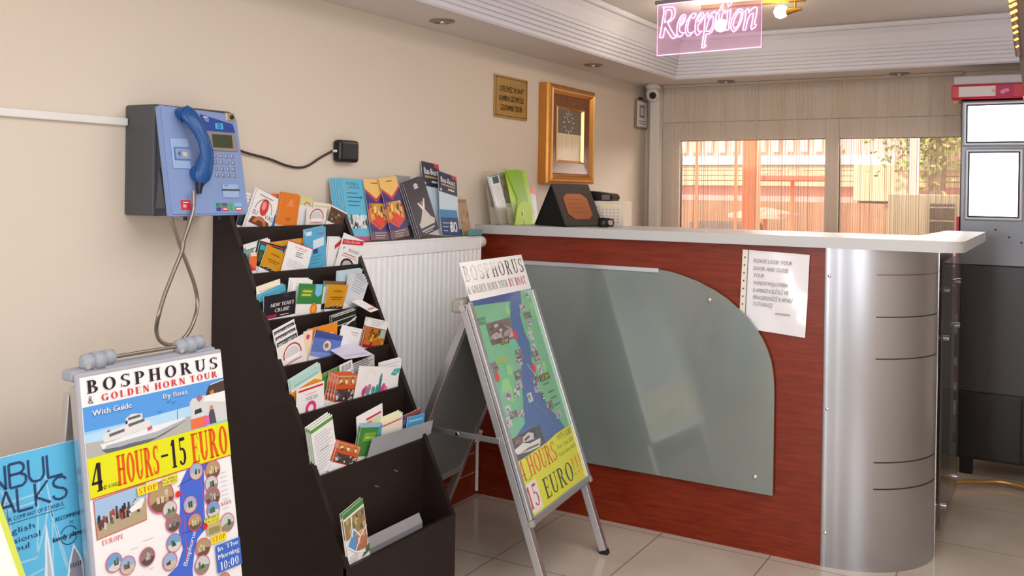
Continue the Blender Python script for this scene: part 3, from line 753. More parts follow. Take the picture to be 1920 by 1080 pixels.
# ================================================================ printed leaflets
def cover(b, d, fr, w, h):
    """the print on a leaflet cover; u in [-w/2, w/2], v in [0, h]"""
    U = lambda a: (a - 0.5) * w
    V = lambda a: a * h
    e = [0.0005]
    def rect(a0, c0, a1, c1, col):
        e[0] += 0.00003; b.quad(U(a0), V(c0), U(a1), V(c1), fr, e[0], P(*col))
    def poly(pts, col):
        e[0] += 0.00003; b.flat([(U(x), V(y)) for x, y in pts], fr, e[0], P(*col))
    def circ(x, y, r, col, ry=None):
        e[0] += 0.00003; b.disc(U(x), V(y), r * w, fr, e[0], P(*col), 18, (ry or r) * w)
    def arc(x, y, r0, r1, a0, a1, col, sy=1.0):
        e[0] += 0.00003; b.ring(U(x), V(y), r0 * w, r1 * w, fr, e[0], P(*col), a0, a1, 20, sy)
    def txt(t, x, y, hh, col, wd=None, sh=0, bold=0.0):
        e[0] += 0.00003; b.text(t, fr, U(x), V(y), hh * h, P(*col), e[0], width=wd * w if wd else None, shear=sh, bold=bold)
    def lines(x0, x1, y0, y1, n, col):
        for k in range(n):
            y = y0 + (y1 - y0) * k / max(n - 1, 1); rect(x0, y, x0 + (x1 - x0) * (0.75 + 0.25 * ((k * 7) % 3) / 2), y + 0.35 * (y1 - y0) / n, col)
    def photo(x0, y0, x1, y1, cols, n=26):
        rect(x0, y0, x1, y1, cols[0]); R = random.Random(int(1000 * (x0 + y1)) + len(d))
        for k in range(n):
            cx, cy = R.uniform(x0, x1), R.uniform(y0, y1); s_ = R.uniform(0.03, 0.12)
            c = R.choice(cols); q = [(cx + s_ * cos(a) * R.uniform(.5, 1), cy + s_ * sin(a) * R.uniform(.5, 1)) for a in (0.3, 1.4, 2.6, 3.9, 5.2)]
            poly([(min(max(x, x0), x1), min(max(y, y0), y1)) for x, y in q], c)
    if d == 'forest': rect(0, 0, 1, .42, (58, 72, 74)); [poly([(x - .1, 0), (x + .1, 0), (x, .34 + .05 * (i % 3))], (30, 44, 46)) for i, x in enumerate((.15, .35, .55, .75, .92))]; lines(.1, .8, .6, .9, 4, (190, 186, 190))
    elif d == 'shell': poly([(.06, 0), (.94, 0), (.86, .2), (.5, .27), (.14, .2)], (112, 62, 36)); arc(.5, .0, .18, .3, 15, 165, (190, 122, 74)); circ(.5, .58, .17, (206, 60, 56), .26); circ(.47, .62, .09, (238, 150, 140), .14); arc(.5, .46, .34, .36, 0, 180, (60, 52, 56)); txt('SU', .1, .28, .13, (50, 44, 50)); txt('VAS', .62, .28, .13, (50, 44, 50)); rect(.16, .87, .76, .9, (150, 144, 150)); [poly([(.5 + .2 * cos(a), .62 + .2 * sin(a)), (.5 + .3 * cos(a), .62 + .3 * sin(a)), (.5 + .2 * cos(a + .12), .62 + .2 * sin(a + .12))], (214, 150, 70)) for a in (.6, 1.1, 1.57, 2.0, 2.5)]
    elif d == 'orangeedge': rect(0, .86, 1, 1, (228, 110, 66)); rect(0, 0, 1, .34, (96, 140, 196)); rect(.55, .1, 1, .3, (216, 160, 60))
    elif d == 'orange': rect(0, 0, 1, 1, (224, 124, 34)); poly([(.4, .68), (.7, .68), (.55, .86)], (236, 150, 92)); rect(.35, .62, .75, .66, (236, 150, 92)); rect(.36, .22, .64, .25, (160, 84, 30)); rect(.4, .16, .6, .18, (160, 84, 30))
    elif d == 'palegreen': rect(0, .7, 1, 1, (206, 214, 160)); rect(.06, .76, .94, .96, (224, 210, 150)); arc(.6, .66, .22, .27, 20, 160, (196, 60, 60))
    elif d == 'cream': rect(0, 0, 1, 1, (240, 230, 206)); rect(.1, .82, .9, .85, (196, 184, 160))
    elif d == 'redarch': rect(.02, .02, .98, .98, (236, 230, 226)); arc(.52, .42, .30, .345, -10, 190, (190, 48, 62), .9); circ(.52, .42, .26, (214, 212, 212), .22); poly([(.24, .36), (.8, .36), (.72, .2), (.32, .2)], (250, 248, 246)); rect(.2, .08, .84, .13, (200, 110, 118))
    elif d == 'foodbrown': rect(0, 0, 1, .86, (92, 66, 50)); photo(.02, .04, .98, .82, [(92, 66, 50), (150, 52, 40), (60, 46, 38), (206, 180, 150), (128, 104, 74)], 22); rect(0, .86, 1, .9, (70, 60, 54))
    elif d == 'tealedge': rect(0, .9, 1, 1, (228, 226, 230)); rect(0, 0, .3, .84, (120, 170, 166)); rect(0, .84, 1, .87, (90, 84, 88))
    elif d == 'pinkorange': rect(0, 0, 1, 1, (228, 112, 56)); poly([(0, 0), (1, 0), (0, .45)], (206, 50, 84)); rect(.1, .8, .9, 1, (240, 214, 200))
    elif d == 'jungle': rect(0, 0, 1, 1, (34, 40, 30)); rect(.05, .72, .95, .9, (60, 170, 190)); photo(.05, .3, .95, .7, [(64, 92, 44), (38, 52, 28), (130, 140, 60), (120, 110, 80)], 24); rect(.05, .94, .95, .97, (210, 70, 40)); poly([(.05, 0), (.7, 0), (.05, .14)], (228, 226, 220))
    elif d in ('gold', 'goldwave'): rect(0, 0, 1, 1, (206, 146, 20)); arc(.5, .6, .28, .30, 30, 150, (120, 74, 12), .5); rect(.2, .46, .78, .5, (132, 84, 14)); rect(.26, .38, .7, .41, (132, 84, 14)); poly([(0, 0), (1, 0), (1, .06), (.4, .14), (0, .05)], (54, 42, 26)); [poly([(.1 + .2 * k, .06), (.4 + .2 * k, .22), (.43 + .2 * k, .22), (.14 + .2 * k, .06)], (234, 220, 170)) for k in range(3)]; rect(.34, .7, .68, .75, (150, 98, 16))
    elif d == 'yellowtop': rect(0, .86, 1, 1, (214, 158, 46)); rect(0, .8, 1, .86, (96, 96, 110)); rect(0, .76, 1, .8, (190, 60, 66))
    elif d == 'tavern': rect(0, .96, 1, 1, (206, 60, 66)); txt('TAVERN IN', .3, .8, .06, (150, 92, 92), .5); rect(.36, .74, .76, .76, (214, 150, 150)); [rect(.4, .5 + .07 * k, .4 + (.3, .2, .28)[k], .53 + .07 * k, (110, 110, 122)) for k in range(3)]; lines(.15, .85, .08, .3, 4, (196, 200, 214))
    elif d == 'bluetall': rect(0, 0, 1, 1, (86, 170, 208)); poly([(.36, .5), (.9, .55), (.9, .76), (.36, .72)], (214, 226, 238)); rect(.36, .38, .58, .5, (64, 60, 120)); rect(.04, .86, .3, .96, (222, 232, 242)); rect(.62, .84, .92, .88, (180, 100, 120)); lines(.2, .8, .14, .3, 3, (60, 130, 176))
    elif d == 'redlead': poly([(.5, .6), (1, .8), (1, .95), (.5, .75)], (206, 48, 60)); poly([(.7, .3), (1, .5), (.8, .55)], (206, 48, 60))
    elif d == 'fourbooks': poly([(.04, .62), (.98, .84), (.98, .99), (.04, .8)], (212, 40, 56)); b.text('Cikcikada', fr, U(.1), V(.69), .08 * h, P(250, 238, 238), 0.0017, width=.7 * w, bold=.05, dv=.2); txt('4', .12, .48, .11, (60, 56, 60), None, .2); txt('BOOKS', .4, .48, .1, (60, 56, 60), .5, .2); rect(.2, .36, .8, .39, (196, 90, 100)); rect(.14, .28, .84, .31, (214, 150, 156)); circ(.5, .03, .3, (40, 36, 40), .2); circ(.5, .03, .22, (200, 190, 190), .14)
    elif d == 'cyan': rect(0, .78, 1, 1, (74, 166, 196)); rect(0, .7, 1, .78, (40, 100, 130)); rect(0, 0, 1, .7, (96, 160, 160))
    elif d == 'newyear': rect(0, 0, 1, 1, (26, 24, 32)); photo(.3, .72, .98, .96, [(26, 24, 32), (20, 20, 24), (52, 50, 60)], 10); b.text("NEW YEAR'S", fr, U(.2), V(.48), .15 * h, P(244, 240, 244), 0.0019, width=.72 * w, shear=.2, bold=.06); b.text('CRUISE', fr, U(.32), V(.24), .15 * h, P(244, 240, 244), 0.0019, width=.46 * w, shear=.2, bold=.06); rect(.04, .02, .4, .16, (170, 32, 70)); rect(.5, .07, .78, .1, (230, 200, 210))
    elif d == 'white': rect(.1, .9, .9, .92, (196, 196, 204)); lines(.12, .85, .5, .8, 5, (206, 206, 214))
    elif d == 'greenribbon': rect(0, .32, 1, 1, (52, 128, 66)); poly([(.68, 1), (.95, 1), (.95, .66), (.82, .56), (.68, .66)], (120, 190, 226)); poly([(.12, .54), (.6, .54), (.6, .84), (.12, .84)], (88, 140, 50)); rect(.2, .72, .56, .78, (200, 206, 90)); rect(.16, .6, .52, .66, (200, 206, 90)); circ(.7, .15, .14, (228, 130, 30), .17); circ(.7, .15, .08, (240, 170, 60), .1)
    elif d == 'browntop': rect(0, .88, 1, 1, (130, 90, 60)); rect(0, .8, 1, .88, (120, 176, 160)); rect(0, 0, 1, .2, (44, 40, 36))
    elif d == 'paleblue': rect(0, .1, 1, 1, (186, 208, 220)); rect(.2, .62, .8, .66, (150, 176, 190)); txt('A HOUSE', .3, .34, .09, (96, 104, 116), .6)
    elif d == 'greyfan': rect(0, 0, 1, 1, (206, 210, 216)); lines(.1, .9, .5, .95, 6, (150, 156, 166))
    elif d == 'blacktext': rect(.02, .74, .98, .96, (226, 222, 222)); rect(.04, .76, .96, .94, (70, 62, 66)); txt('RINO LABETO', .1, .79, .11, (232, 228, 228), .8, 0, .06); rect(.04, .7, .96, .72, (70, 62, 66))
    elif d == 'orangeface': rect(0, .6, 1, 1, (230, 140, 26)); rect(.42, .7, .86, .74, (250, 226, 180)); rect(0, 0, 1, .6, (240, 216, 186))
    elif d == 'creamcard': rect(0, 0, 1, 1, (240, 214, 184)); circ(.5, .8, .2, (206, 60, 110))
    elif d == 'bluepurple': rect(0, 0, 1, 1, (92, 118, 190)); poly([(0, .7), (1, .8), (1, 1), (0, 1)], (66, 78, 150)); poly([(0, 0), (1, 0), (1, .3), (0, .16)], (128, 150, 214)); circ(.52, .5, .14, (222, 210, 200), .12); circ(.5, .5, .07, (150, 110, 70), .06); rect(.1, .82, .9, .84, (50, 60, 130))
    elif d == 'whiteleaf': rect(.5, .8, .86, .83, (206, 150, 156)); rect(.56, .72, .84, .74, (206, 170, 176))
    elif d == 'darkcard': rect(0, 0, 1, 1, (28, 34, 30)); [rect(.04, .97 - .12 * k, .96, .985 - .12 * k, (226, 228, 224)) for k in range(3)]; poly([(.3, .6), (1, .78), (1, .82), (.3, .64)], (230, 230, 226))
    elif d == 'foodgrill': rect(0, 0, 1, .72, (150, 70, 30)); photo(.04, .06, .96, .7, [(196, 110, 40), (150, 40, 30), (96, 110, 40), (222, 170, 60), (110, 50, 24)], 34); rect(0, 0, 1, .1, (150, 30, 40)); rect(.72, .4, .96, .7, (170, 190, 170)); lines(.2, .8, .8, .95, 3, (190, 190, 196))
    elif d == 'mintorange': rect(0, .76, 1, 1, (176, 214, 206)); rect(0, .1, 1, .7, (234, 150, 34)); rect(.1, .8, .9, .83, (130, 186, 176)); poly([(.75, .7), (1, .8), (1, .55)], (250, 220, 170))
    elif d == 'green': rect(0, .0, 1, 1, (64, 122, 62)); rect(0, .9, 1, 1, (92, 150, 80))
    elif d == 'yoko': rect(.06, .84, .96, .92, (206, 36, 48)); rect(.3, .66, .7, .69, (226, 150, 160)); txt('YOLGO', .32, .42, .12, (70, 64, 70), .44, .2); arc(.52, .06, .1, .2, 0, 360, (220, 60, 120)); rect(.36, .56, .68, .58, (214, 170, 176))
    elif d == 'orangephoto': rect(0, 0, 1, 1, (206, 84, 36)); rect(.04, .66, .96, .94, (232, 206, 180)); photo(.06, .62, .94, .92, [(200, 120, 60), (110, 70, 44), (236, 222, 200), (170, 90, 40)], 20); photo(.06, .04, .94, .46, [(74, 60, 58), (150, 140, 140), (44, 38, 40), (206, 200, 200)], 26)
    elif d == 'flowers': rect(0, .0, 1, 1, (240, 234, 234)); [circ(x, y, .045, c, .06) for x, y, c in ((.24, .14, (214, 84, 140)), (.32, .2, (196, 120, 160)), (.42, .12, (90, 150, 150)), (.66, .24, (220, 70, 140)), (.72, .14, (230, 120, 170)), (.58, .14, (200, 70, 130)), (.3, .06, (110, 160, 150)), (.2, .05, (206, 60, 120)))]; circ(.56, .36, .035, (50, 140, 140), .16); circ(.5, .1, .03, (60, 150, 140), .1); poly([(.78, .72), (.86, .94), (1.0, .98), (.98, .8), (.9, .68)], (70, 176, 170)); rect(.84, .8, .94, .82, (210, 236, 230)); arc(.3, .6, .1, .105, 20, 200, (214, 200, 204))
    elif d == 'barcode': [rect(.1 + .09 * k, .78, .1 + .09 * k + (.05 if k % 3 else .03), .96, (90, 84, 88)) for k in range(9)]; rect(0, .7, 1, .73, (160, 150, 156))
    elif d == 'greytext': rect(0, .0, 1, 1, (196, 190, 190)); lines(.06, .92, .6, .95, 7, (96, 86, 86)); photo(.05, .1, .95, .55, [(130, 116, 106), (90, 80, 76), (190, 180, 170)], 14)
    elif d == 'whitelist': rect(0, .9, 1, .97, (92, 152, 58)); lines(.12, .9, .12, .8, 13, (190, 192, 202)); rect(.3, .46, .7, .48, (130, 130, 150)); rect(0, .0, .02, 1, (120, 170, 130))
    elif d == 'redbar': rect(.36, .8, .94, .85, (206, 52, 66)); rect(.36, .6, .94, .78, (206, 216, 176)); rect(.36, .6, .56, .76, (226, 140, 90)); lines(.36, .9, .4, .55, 4, (200, 200, 206))
    elif d == 'greenbadge': rect(0, 0, 1, 1, (66, 132, 62)); rect(0, .9, 1, 1, (150, 186, 210)); poly([(.2, .46), (.74, .5), (.78, .74), (.24, .72)], (120, 176, 50)); rect(.3, .56, .7, .6, (214, 220, 110)); poly([(.8, .6), (1, .7), (1, 1), (.86, .9)], (60, 160, 190))
    elif d == 'redline': rect(0, 0, 1, 1, (236, 226, 208)); rect(.04, .8, .96, .84, (196, 66, 74)); rect(0, .9, 1, 1, (240, 236, 190))
    elif d == 'navy': rect(0, 0, 1, 1, (40, 62, 110)); rect(.1, .88, 1, 1, (150, 70, 66)); rect(0, .7, .4, .86, (70, 96, 150))
    elif d == 'sky': rect(0, 0, 1, 1, (80, 160, 206)); rect(.1, .8, .9, .84, (180, 220, 240)); poly([(0, 0), (.4, 0), (0, .5)], (180, 196, 226))
    elif d == 'greenphotos': rect(0, .9, 1, 1, (70, 130, 66)); photo(.02, .5, .98, .86, [(150, 128, 84), (96, 104, 60), (190, 170, 120), (110, 80, 60)], 26); poly([(.02, .4), (.4, .62), (.66, .4), (.34, .2)], (90, 150, 206)); poly([(.3, .2), (.7, .42), (1, .3), (.9, .1)], (170, 110, 80)); photo(.45, .26, .95, .5, [(176, 120, 90), (120, 80, 60), (210, 170, 130)], 12); [b.stroke([(U(x0), V(y0)), (U(x1), V(y1))], .004, fr, .0022, P(244, 244, 244)) for x0, y0, x1, y1 in ((.02, .4, .4, .62), (.4, .62, .66, .4), (.66, .4, .34, .2), (.34, .2, .02, .4), (.36, .86, .3, .5), (.66, .4, 1, .5), (.34, .2, .8, .06))]; poly([(.6, 0), (1, 0), (1, .16)], (60, 104, 60)); lines(.06, .5, .04, .16, 4, (170, 170, 176))
    elif d == 'istanbul': rect(0, 0, 1, 1, (92, 186, 220)); rect(0, 0, 1, .07, (190, 70, 110)); txt('ISTANBUL', .16, .9, .045, (30, 70, 110), .6); txt('WALKS', .3, .84, .045, (30, 70, 110), .5); poly([(.2, .84), (.26, .82), (.24, .88)], (190, 50, 60)); lines(.15, .85, .56, .76, 4, (40, 110, 150)); poly([(.1, .3), (.2, .4), (.35, .36), (.5, .42), (.7, .36), (.9, .42), (.98, .34), (.8, .28), (.5, .3), (.3, .26)], (232, 238, 242)); photo(.14, .2, .96, .42, [(226, 232, 236), (52, 44, 44), (90, 80, 78), (206, 214, 220)], 26); circ(.8, .7, .06, (50, 110, 150), .05)
    elif d == 'dance': rect(0, 0, 1, 1, (58, 44, 120)); poly([(0, 1), (1, 1), (1, .84), (.5, .68), (0, .84)], (240, 196, 110)); poly([(0, .84), (.5, .68), (1, .84), (1, .8), (.5, .62), (0, .8)], (196, 52, 64)); poly([(0, .5), (1, .5), (1, .3), (.5, .16), (0, .3)], (206, 84, 60)); photo(.1, .32, .9, .6, [(220, 160, 50), (190, 70, 50), (240, 206, 110), (60, 50, 130), (150, 120, 50)], 40); poly([(.5, .42), (.8, .32), (.5, .2), (.22, .32)], (226, 60, 50)); rect(0, 0, 1, .14, (110, 84, 92)); lines(.2, .8, .03, .11, 3, (206, 190, 190)); rect(.34, .93, .66, .945, (150, 100, 60))
    elif d == 'grey': rect(0, 0, 1, 1, (146, 144, 152)); rect(.1, .3, .9, .8, (120, 120, 132)); rect(0, .0, 1, .2, (66, 60, 66))
    elif d == 'dervish': rect(0, 0, 1, 1, (58, 52, 64)); poly([(.3, .28), (.56, .5), (.8, .28), (.96, .22), (.9, .14), (.2, .14), (.16, .22)], (206, 200, 190)); poly([(.5, .44), (.36, .58), (.4, .6), (.55, .5), (.7, .64), (.74, .62), (.62, .44)], (226, 222, 214)); circ(.55, .56, .05, (150, 120, 100), .07); arc(.52, .86, .09, .12, 20, 160, (224, 224, 230)); poly([(.4, .84), (.64, .84), (.52, .94)], (200, 200, 210)); rect(.2, .07, .84, .1, (190, 186, 196)); rect(.3, .03, .7, .055, (160, 156, 166))
    elif d == 'busboat': rect(0, .66, 1, 1, (32, 40, 72)); poly([(.74, 1), (1, 1), (1, .93), (.74, .95)], (206, 50, 60)); txt('Bus-Boat', .12, .83, .09, (240, 240, 244), .78, 0, .06); rect(.14, .78, .9, .81, (176, 150, 80)); rect(.5, .72, .84, .75, (210, 210, 220)); rect(0, .1, 1, .66, (196, 214, 226)); circ(.12, .7, .05, (220, 190, 200), .05)
    elif d == 'ido': rect(0, 0, 1, 1, (36, 62, 112)); rect(0, .7, 1, 1, (50, 130, 176)); txt('iBO', .5, .14, .4, (236, 240, 246), .38, 0, .08); lines(.1, .44, .16, .46, 3, (190, 200, 220))
    elif d == 'brown': rect(0, 0, 1, 1, (130, 92, 60)); photo(0, .1, 1, .9, [(160, 120, 84), (90, 60, 40), (206, 176, 140)], 12)
    elif d == 'whiteblue': rect(.3, .84, .9, .97, (44, 72, 96)); rect(0, .98, 1, 1, (90, 160, 100)); lines(.2, .9, .12, .78, 16, (196, 198, 210)); rect(0, 0, .08, 1, (220, 224, 232)); rect(0, 0, 1, .04, (130, 160, 120))
    elif d == 'mosaic': rect(0, 0, 1, 1, (206, 194, 180)); photo(.04, .04, .96, .92, [(196, 184, 172), (160, 130, 110), (224, 216, 204), (150, 140, 136)], 30)
    elif d == 'bluecard': rect(0, .84, 1, 1, (216, 90, 70)); rect(0, 0, 1, .84, (190, 196, 222)); rect(.1, .56, .5, .74, (70, 96, 160)); photo(.1, .1, .9, .5, [(190, 196, 222), (130, 140, 170), (220, 200, 206)], 12)

def leaflet_mesh(name, d, w, h, ext=0.04, th=0.0012):
    b = MB(); fr = WORLD                      # local: x = right, y = up the cover, z = towards the reader
    b.box((-w / 2, -ext, -th), (w / 2, h, 0.0003), GLOSSP)
    cover(b, d, fr, w, h)
    me = bpy.data.meshes.new(name)
    me.from_pydata(b.v, [], b.f)
    for mt in b.mats: me.materials.append(mt)
    me.polygons.foreach_set('material_index', b.mi)
    me.update()
    return me

def tier_frame(k, layer, t=-4):
    x, z = RZ[k - 1]; t = radians(t)
    N = Vector((cos(t), 0, sin(t)))
    return Fr(Vector((x - 0.012, -1.3, z)) - N * 0.006 * layer, (0, 1, 0), (-sin(t), 0, cos(t)))
def radiator_frame(layer, t=12):
    t = radians(t); N = Vector((cos(t), 0, sin(t)))
    return Fr(Vector((0.105, -0.6, 1.225)) - N * 0.008 * layer, (0, 1, 0), (-sin(t), 0, cos(t)))
def counter_frame(layer, t=13):
    t = radians(t); N = Vector((cos(t), 0, sin(t)))
    return Fr(Vector((0.16, 0.1, 1.252)) - N * 0.02 * layer, (0, 1, 0), (-sin(t), 0, cos(t)))

TIER = {1: 'top tier', 2: 'second tier', 3: 'third tier', 4: 'fourth tier', 5: 'fifth tier', 6: 'sixth tier', 7: 'bottom bin', 'r': 'radiator top', 'c': 'counter end'}
WHERE = {k: {7: 'in the bottom rack bin', 'r': 'on the radiator', 'c': 'on the left counter end'}.get(k, 'on the %s' % v) for k, v in TIER.items()}
# (zone, layer, print, along, up, width, height, roll, copies, look)
LEAFLETS = [
    (1,3,'forest',-0.205,0.001,0.055,0.109,-10.9,1, 'white leaflet with dark pine trees at its foot'),
    (1,1,'shell',-0.149,0.000,0.110,0.112,-20.0,2, 'white leaflet with a red shell emblem'),
    (1,2,'orangeedge',-0.068,-0.002,0.055,0.109,-0.7,1, 'narrow leaflet with orange top and blue foot'),
    (1,0,'orange',-0.024,-0.001,0.092,0.108,-6.1,2, 'plain orange leaflet'),
    (1,3,'palegreen',0.072,-0.003,0.064,0.098,-7.2,3, 'pale green and white leaflet with a red curve'),
    (1,4,'cream',0.164,-0.005,0.091,0.080,-5.5,1, 'plain cream leaflet at the back'),
    (1,1,'redarch',0.124,-0.001,0.102,0.060,-1.1,1, 'white card with a red arch'),
    (1,0,'foodbrown',0.219,-0.001,0.094,0.058,-18.9,1, 'white card with brown food photos'),
    (2,3,'tealedge',-0.195,0.000,0.104,0.096,10.6,2, 'white and teal leaflet behind the black one'),
    (2,1,'pinkorange',-0.240,0.007,0.030,0.058,-0.7,1, 'narrow orange and pink leaflet'),
    (2,2,'jungle',-0.174,-0.002,0.115,0.090,-13.2,2, 'black leaflet with cyan band and green foliage'),
    (2,1,'gold',-0.165,-0.001,0.099,0.076,-22.8,1, 'gold leaflet with a dark wavy foot'),
    (2,4,'yellowtop',-0.047,-0.003,0.184,0.096,3.4,2, 'wide leaflet with a yellow top edge'),
    (2,0,'tavern',-0.059,-0.001,0.120,0.088,-15.9,1, 'white leaflet with small red heading'),
    (2,2,'bluetall',0.060,-0.006,0.099,0.139,7.0,2, 'tall sky-blue leaflet with a white box'),
    (2,2,'redlead',0.143,-0.007,0.065,0.105,-2.7,2, 'white leaflet showing slivers of a red banner'),
    (2,0,'fourbooks',0.203,-0.005,0.121,0.108,-17.1,1, 'white leaflet with red banner and 4 BOOKS'),
    (3,4,'cream',-0.209,-0.003,0.101,0.117,10.4,1, 'plain cream leaflet at the back left'),
    (3,3,'cyan',-0.194,-0.002,0.115,0.093,14.3,2, 'leaflet with a cyan top band'),
    (3,0,'newyear',-0.196,0.004,0.138,0.075,2.8,1, "black NEW YEAR'S CRUISE leaflet"),
    (3,3,'white',-0.089,-0.005,0.091,0.115,-4.1,3, 'white leaflet in the stack behind the green one'),
    (3,1,'greenribbon',-0.062,0.000,0.120,0.097,-5.8,1, 'green and white leaflet with a blue ribbon'),
    (3,3,'browntop',0.078,-0.002,0.134,0.096,-5.6,1, 'leaflet with brown and teal top edge'),
    (3,1,'goldwave',0.073,0.001,0.109,0.083,-5.8,1, 'yellow gold leaflet with a dark foot'),
    (3,4,'paleblue',0.164,-0.005,0.126,0.130,1.6,2, 'tall pale blue leaflet'),
    (3,0,'greyfan',0.153,0.002,0.089,0.102,-30.1,4, 'grey leaflet of the fanned pile at the right'),
    (4,4,'blacktext',-0.195,-0.006,0.094,0.133,18.5,3, 'card with a black lettered band'),
    (4,0,'redarch',-0.203,-0.000,0.116,0.076,15.4,1, 'white card with a red arch'),
    (4,3,'orangeface',-0.052,-0.015,0.142,0.115,3.4,1, 'leaflet with a bright orange top'),
    (4,2,'creamcard',-0.127,-0.007,0.040,0.100,3.3,1, 'narrow cream card'),
    (4,1,'bluepurple',-0.059,-0.006,0.139,0.084,-15.7,1, 'blue and violet leaflet with round emblem'),
    (4,2,'whiteleaf',0.060,-0.012,0.110,0.094,-14.4,1, 'almost blank white leaflet'),
    (4,4,'darkcard',0.069,-0.014,0.122,0.145,7.4,2, 'dark green card with white lines'),
    (4,1,'foodgrill',0.189,-0.008,0.120,0.100,-14.0,2, 'leaflet with red and orange grilled food'),
    (5,3,'mintorange',-0.177,-0.005,0.133,0.129,18.7,2, 'leaflet with mint and orange bands'),
    (5,4,'green',-0.070,-0.006,0.094,0.112,9.4,1, 'plain green leaflet'),
    (5,0,'yoko',-0.199,0.002,0.121,0.078,3.7,1, 'white leaflet with red bar and pink ring'),
    (5,1,'orangephoto',-0.039,-0.005,0.100,0.090,-9.0,4, 'orange leaflet with photos'),
    (5,0,'flowers',0.119,-0.004,0.226,0.090,-10.3,1, 'wide white leaflet with pink flowers and teal leaf'),
    (5,3,'barcode',-0.002,-0.008,0.062,0.130,9.9,1, 'narrow white card with bar lines'),
    (5,4,'greytext',0.087,-0.010,0.114,0.126,7.3,1, 'grey text-covered leaflet'),
    (5,3,'white',0.218,-0.013,0.117,0.102,1.2,2, 'plain white leaflet behind the flower one'),
    (6,1,'whitelist',-0.205,0.002,0.099,0.164,19.6,3, 'tall white list leaflet with green top band'),
    (6,0,'orangephoto',-0.140,0.005,0.120,0.065,-23.8,2, 'orange-topped photo leaflet leaning'),
    (6,4,'redbar',0.024,-0.007,0.130,0.152,9.1,1, 'white leaflet with a red bar and small map'),
    (6,2,'greenbadge',-0.016,-0.001,0.111,0.102,-10.8,2, 'green leaflet with a lime badge'),
    (6,3,'redline',0.123,-0.011,0.112,0.111,4.1,3, 'cream leaflet with a thin red line'),
    (6,3,'navy',0.232,-0.015,0.100,0.109,5.0,1, 'navy leaflet with a rusty top'),
    (6,2,'sky',0.238,-0.012,0.100,0.092,-3.4,1, 'sky-blue leaflet'),
    (7,0,'greenphotos',-0.202,0.001,0.092,0.179,28.3,2, 'green-topped leaflet with diamond photos'),
    ('r',3,'istanbul',-0.346,0.017,0.118,0.219,-2.1,6, 'sky-blue walking tour leaflet'),
    ('r',2,'dance',-0.226,0.011,0.119,0.227,-0.9,1, 'purple and orange dancer leaflet'),
    ('r',1,'dance',-0.116,0.009,0.115,0.235,6.3,1, 'purple and orange dancer leaflet'),
    ('r',4,'grey',-0.020,0.013,0.104,0.243,-1.9,1, 'grey leaflet behind the dark one'),
    ('r',0,'dervish',0.065,0.008,0.146,0.221,13.9,3, 'dark leaflet with a white whirling dancer'),
    ('r',4,'busboat',0.160,0.014,0.125,0.300,-6.0,1, 'navy and pale blue boat tour leaflet'),
    ('r',1,'busboat',0.225,0.009,0.135,0.255,-11.0,1, 'navy and pale blue boat tour leaflet'),
    ('r',0,'ido',0.222,0.008,0.130,0.103,-3.6,1, 'navy card with white letters under the boat tour leaflets'),
    ('r',1,'brown',0.360,0.009,0.067,0.151,-0.3,1, 'narrow brown leaflet'),
    ('c',2,'whiteblue',-0.047,0.006,0.091,0.240,8.4,2, 'white leaflet with a dark blue square'),
    ('c',3,'mosaic',0.033,0.009,0.096,0.257,-4.5,1, 'beige mosaic-print leaflet'),
    ('c',3,'bluecard',0.235,-0.001,0.112,0.202,-10.3,1, 'pale blue card with coral top'),
]
RZ1_TOP = 1.2085
SEEN = {}
for zone, layer, d, u, v, w_, h_, roll, ncopy, look in LEAFLETS:
    fr = radiator_frame(layer) if zone == 'r' else counter_frame(layer) if zone == 'c' else tier_frame(zone, layer)
    ext = 0.0 if zone in ('r', 'c') else 0.03
    if zone in ('r', 'c'):
        h_ += v; v = 0.0
    roll = max(min(roll, 16), -22) if zone not in ('r', 'c') else roll
    me = leaflet_mesh('leaflet', d, w_, h_, ext)
    SEEN[(zone, d)] = SEEN.get((zone, d), 0) + 1
    for k in range(ncopy):
        o = bpy.data.objects.new('leaflet', me)
        COL.objects.link(o)
        du = -k * (0.010 if zone == 'r' else 0.006) * (1 if zone != 5 or d != 'orangephoto' else 1.6)
        dv = k * (0.0 if zone in ('r', 'c') else 0.004)
        if d in ('greyfan', 'blacktext'):
            dv = k * (0.004 if d == 'greyfan' else -0.017); du = k * 0.004
        p = fr(u + du, v + dv, -0.0036 * k if d != 'blacktext' else 0.0036 * k)
        if zone == 'r':
            p.z = RZ1_TOP + 0.003 + abs(sin(radians(roll))) * w_ / 2
        R = Matrix((fr.U, fr.V, fr.N)).transposed().to_4x4()
        # a rolled sheet pivots about the foot of its pocket
        o.matrix_world = Matrix.Translation(p) @ R @ Matrix.Rotation(radians(roll + (k * 5 if d == 'greyfan' else 0)), 4, 'Z')
        s_ = look
        if d == 'dance': s_ += ' at the left' if SEEN[(zone, d)] == 1 else ' at the right'
        if d == 'busboat': s_ += ' standing tallest at the back' if SEEN[(zone, d)] == 1 else ' leaning in front'
        lab = s_ + ' ' + WHERE[zone]
        if ncopy > 1:
            lab += (', front copy', ', second copy', ', third copy', ', fourth copy', ', fifth copy', ', sixth copy')[k]
        tag(o, lab, 'leaflet', 'leaflets ' + WHERE[zone])

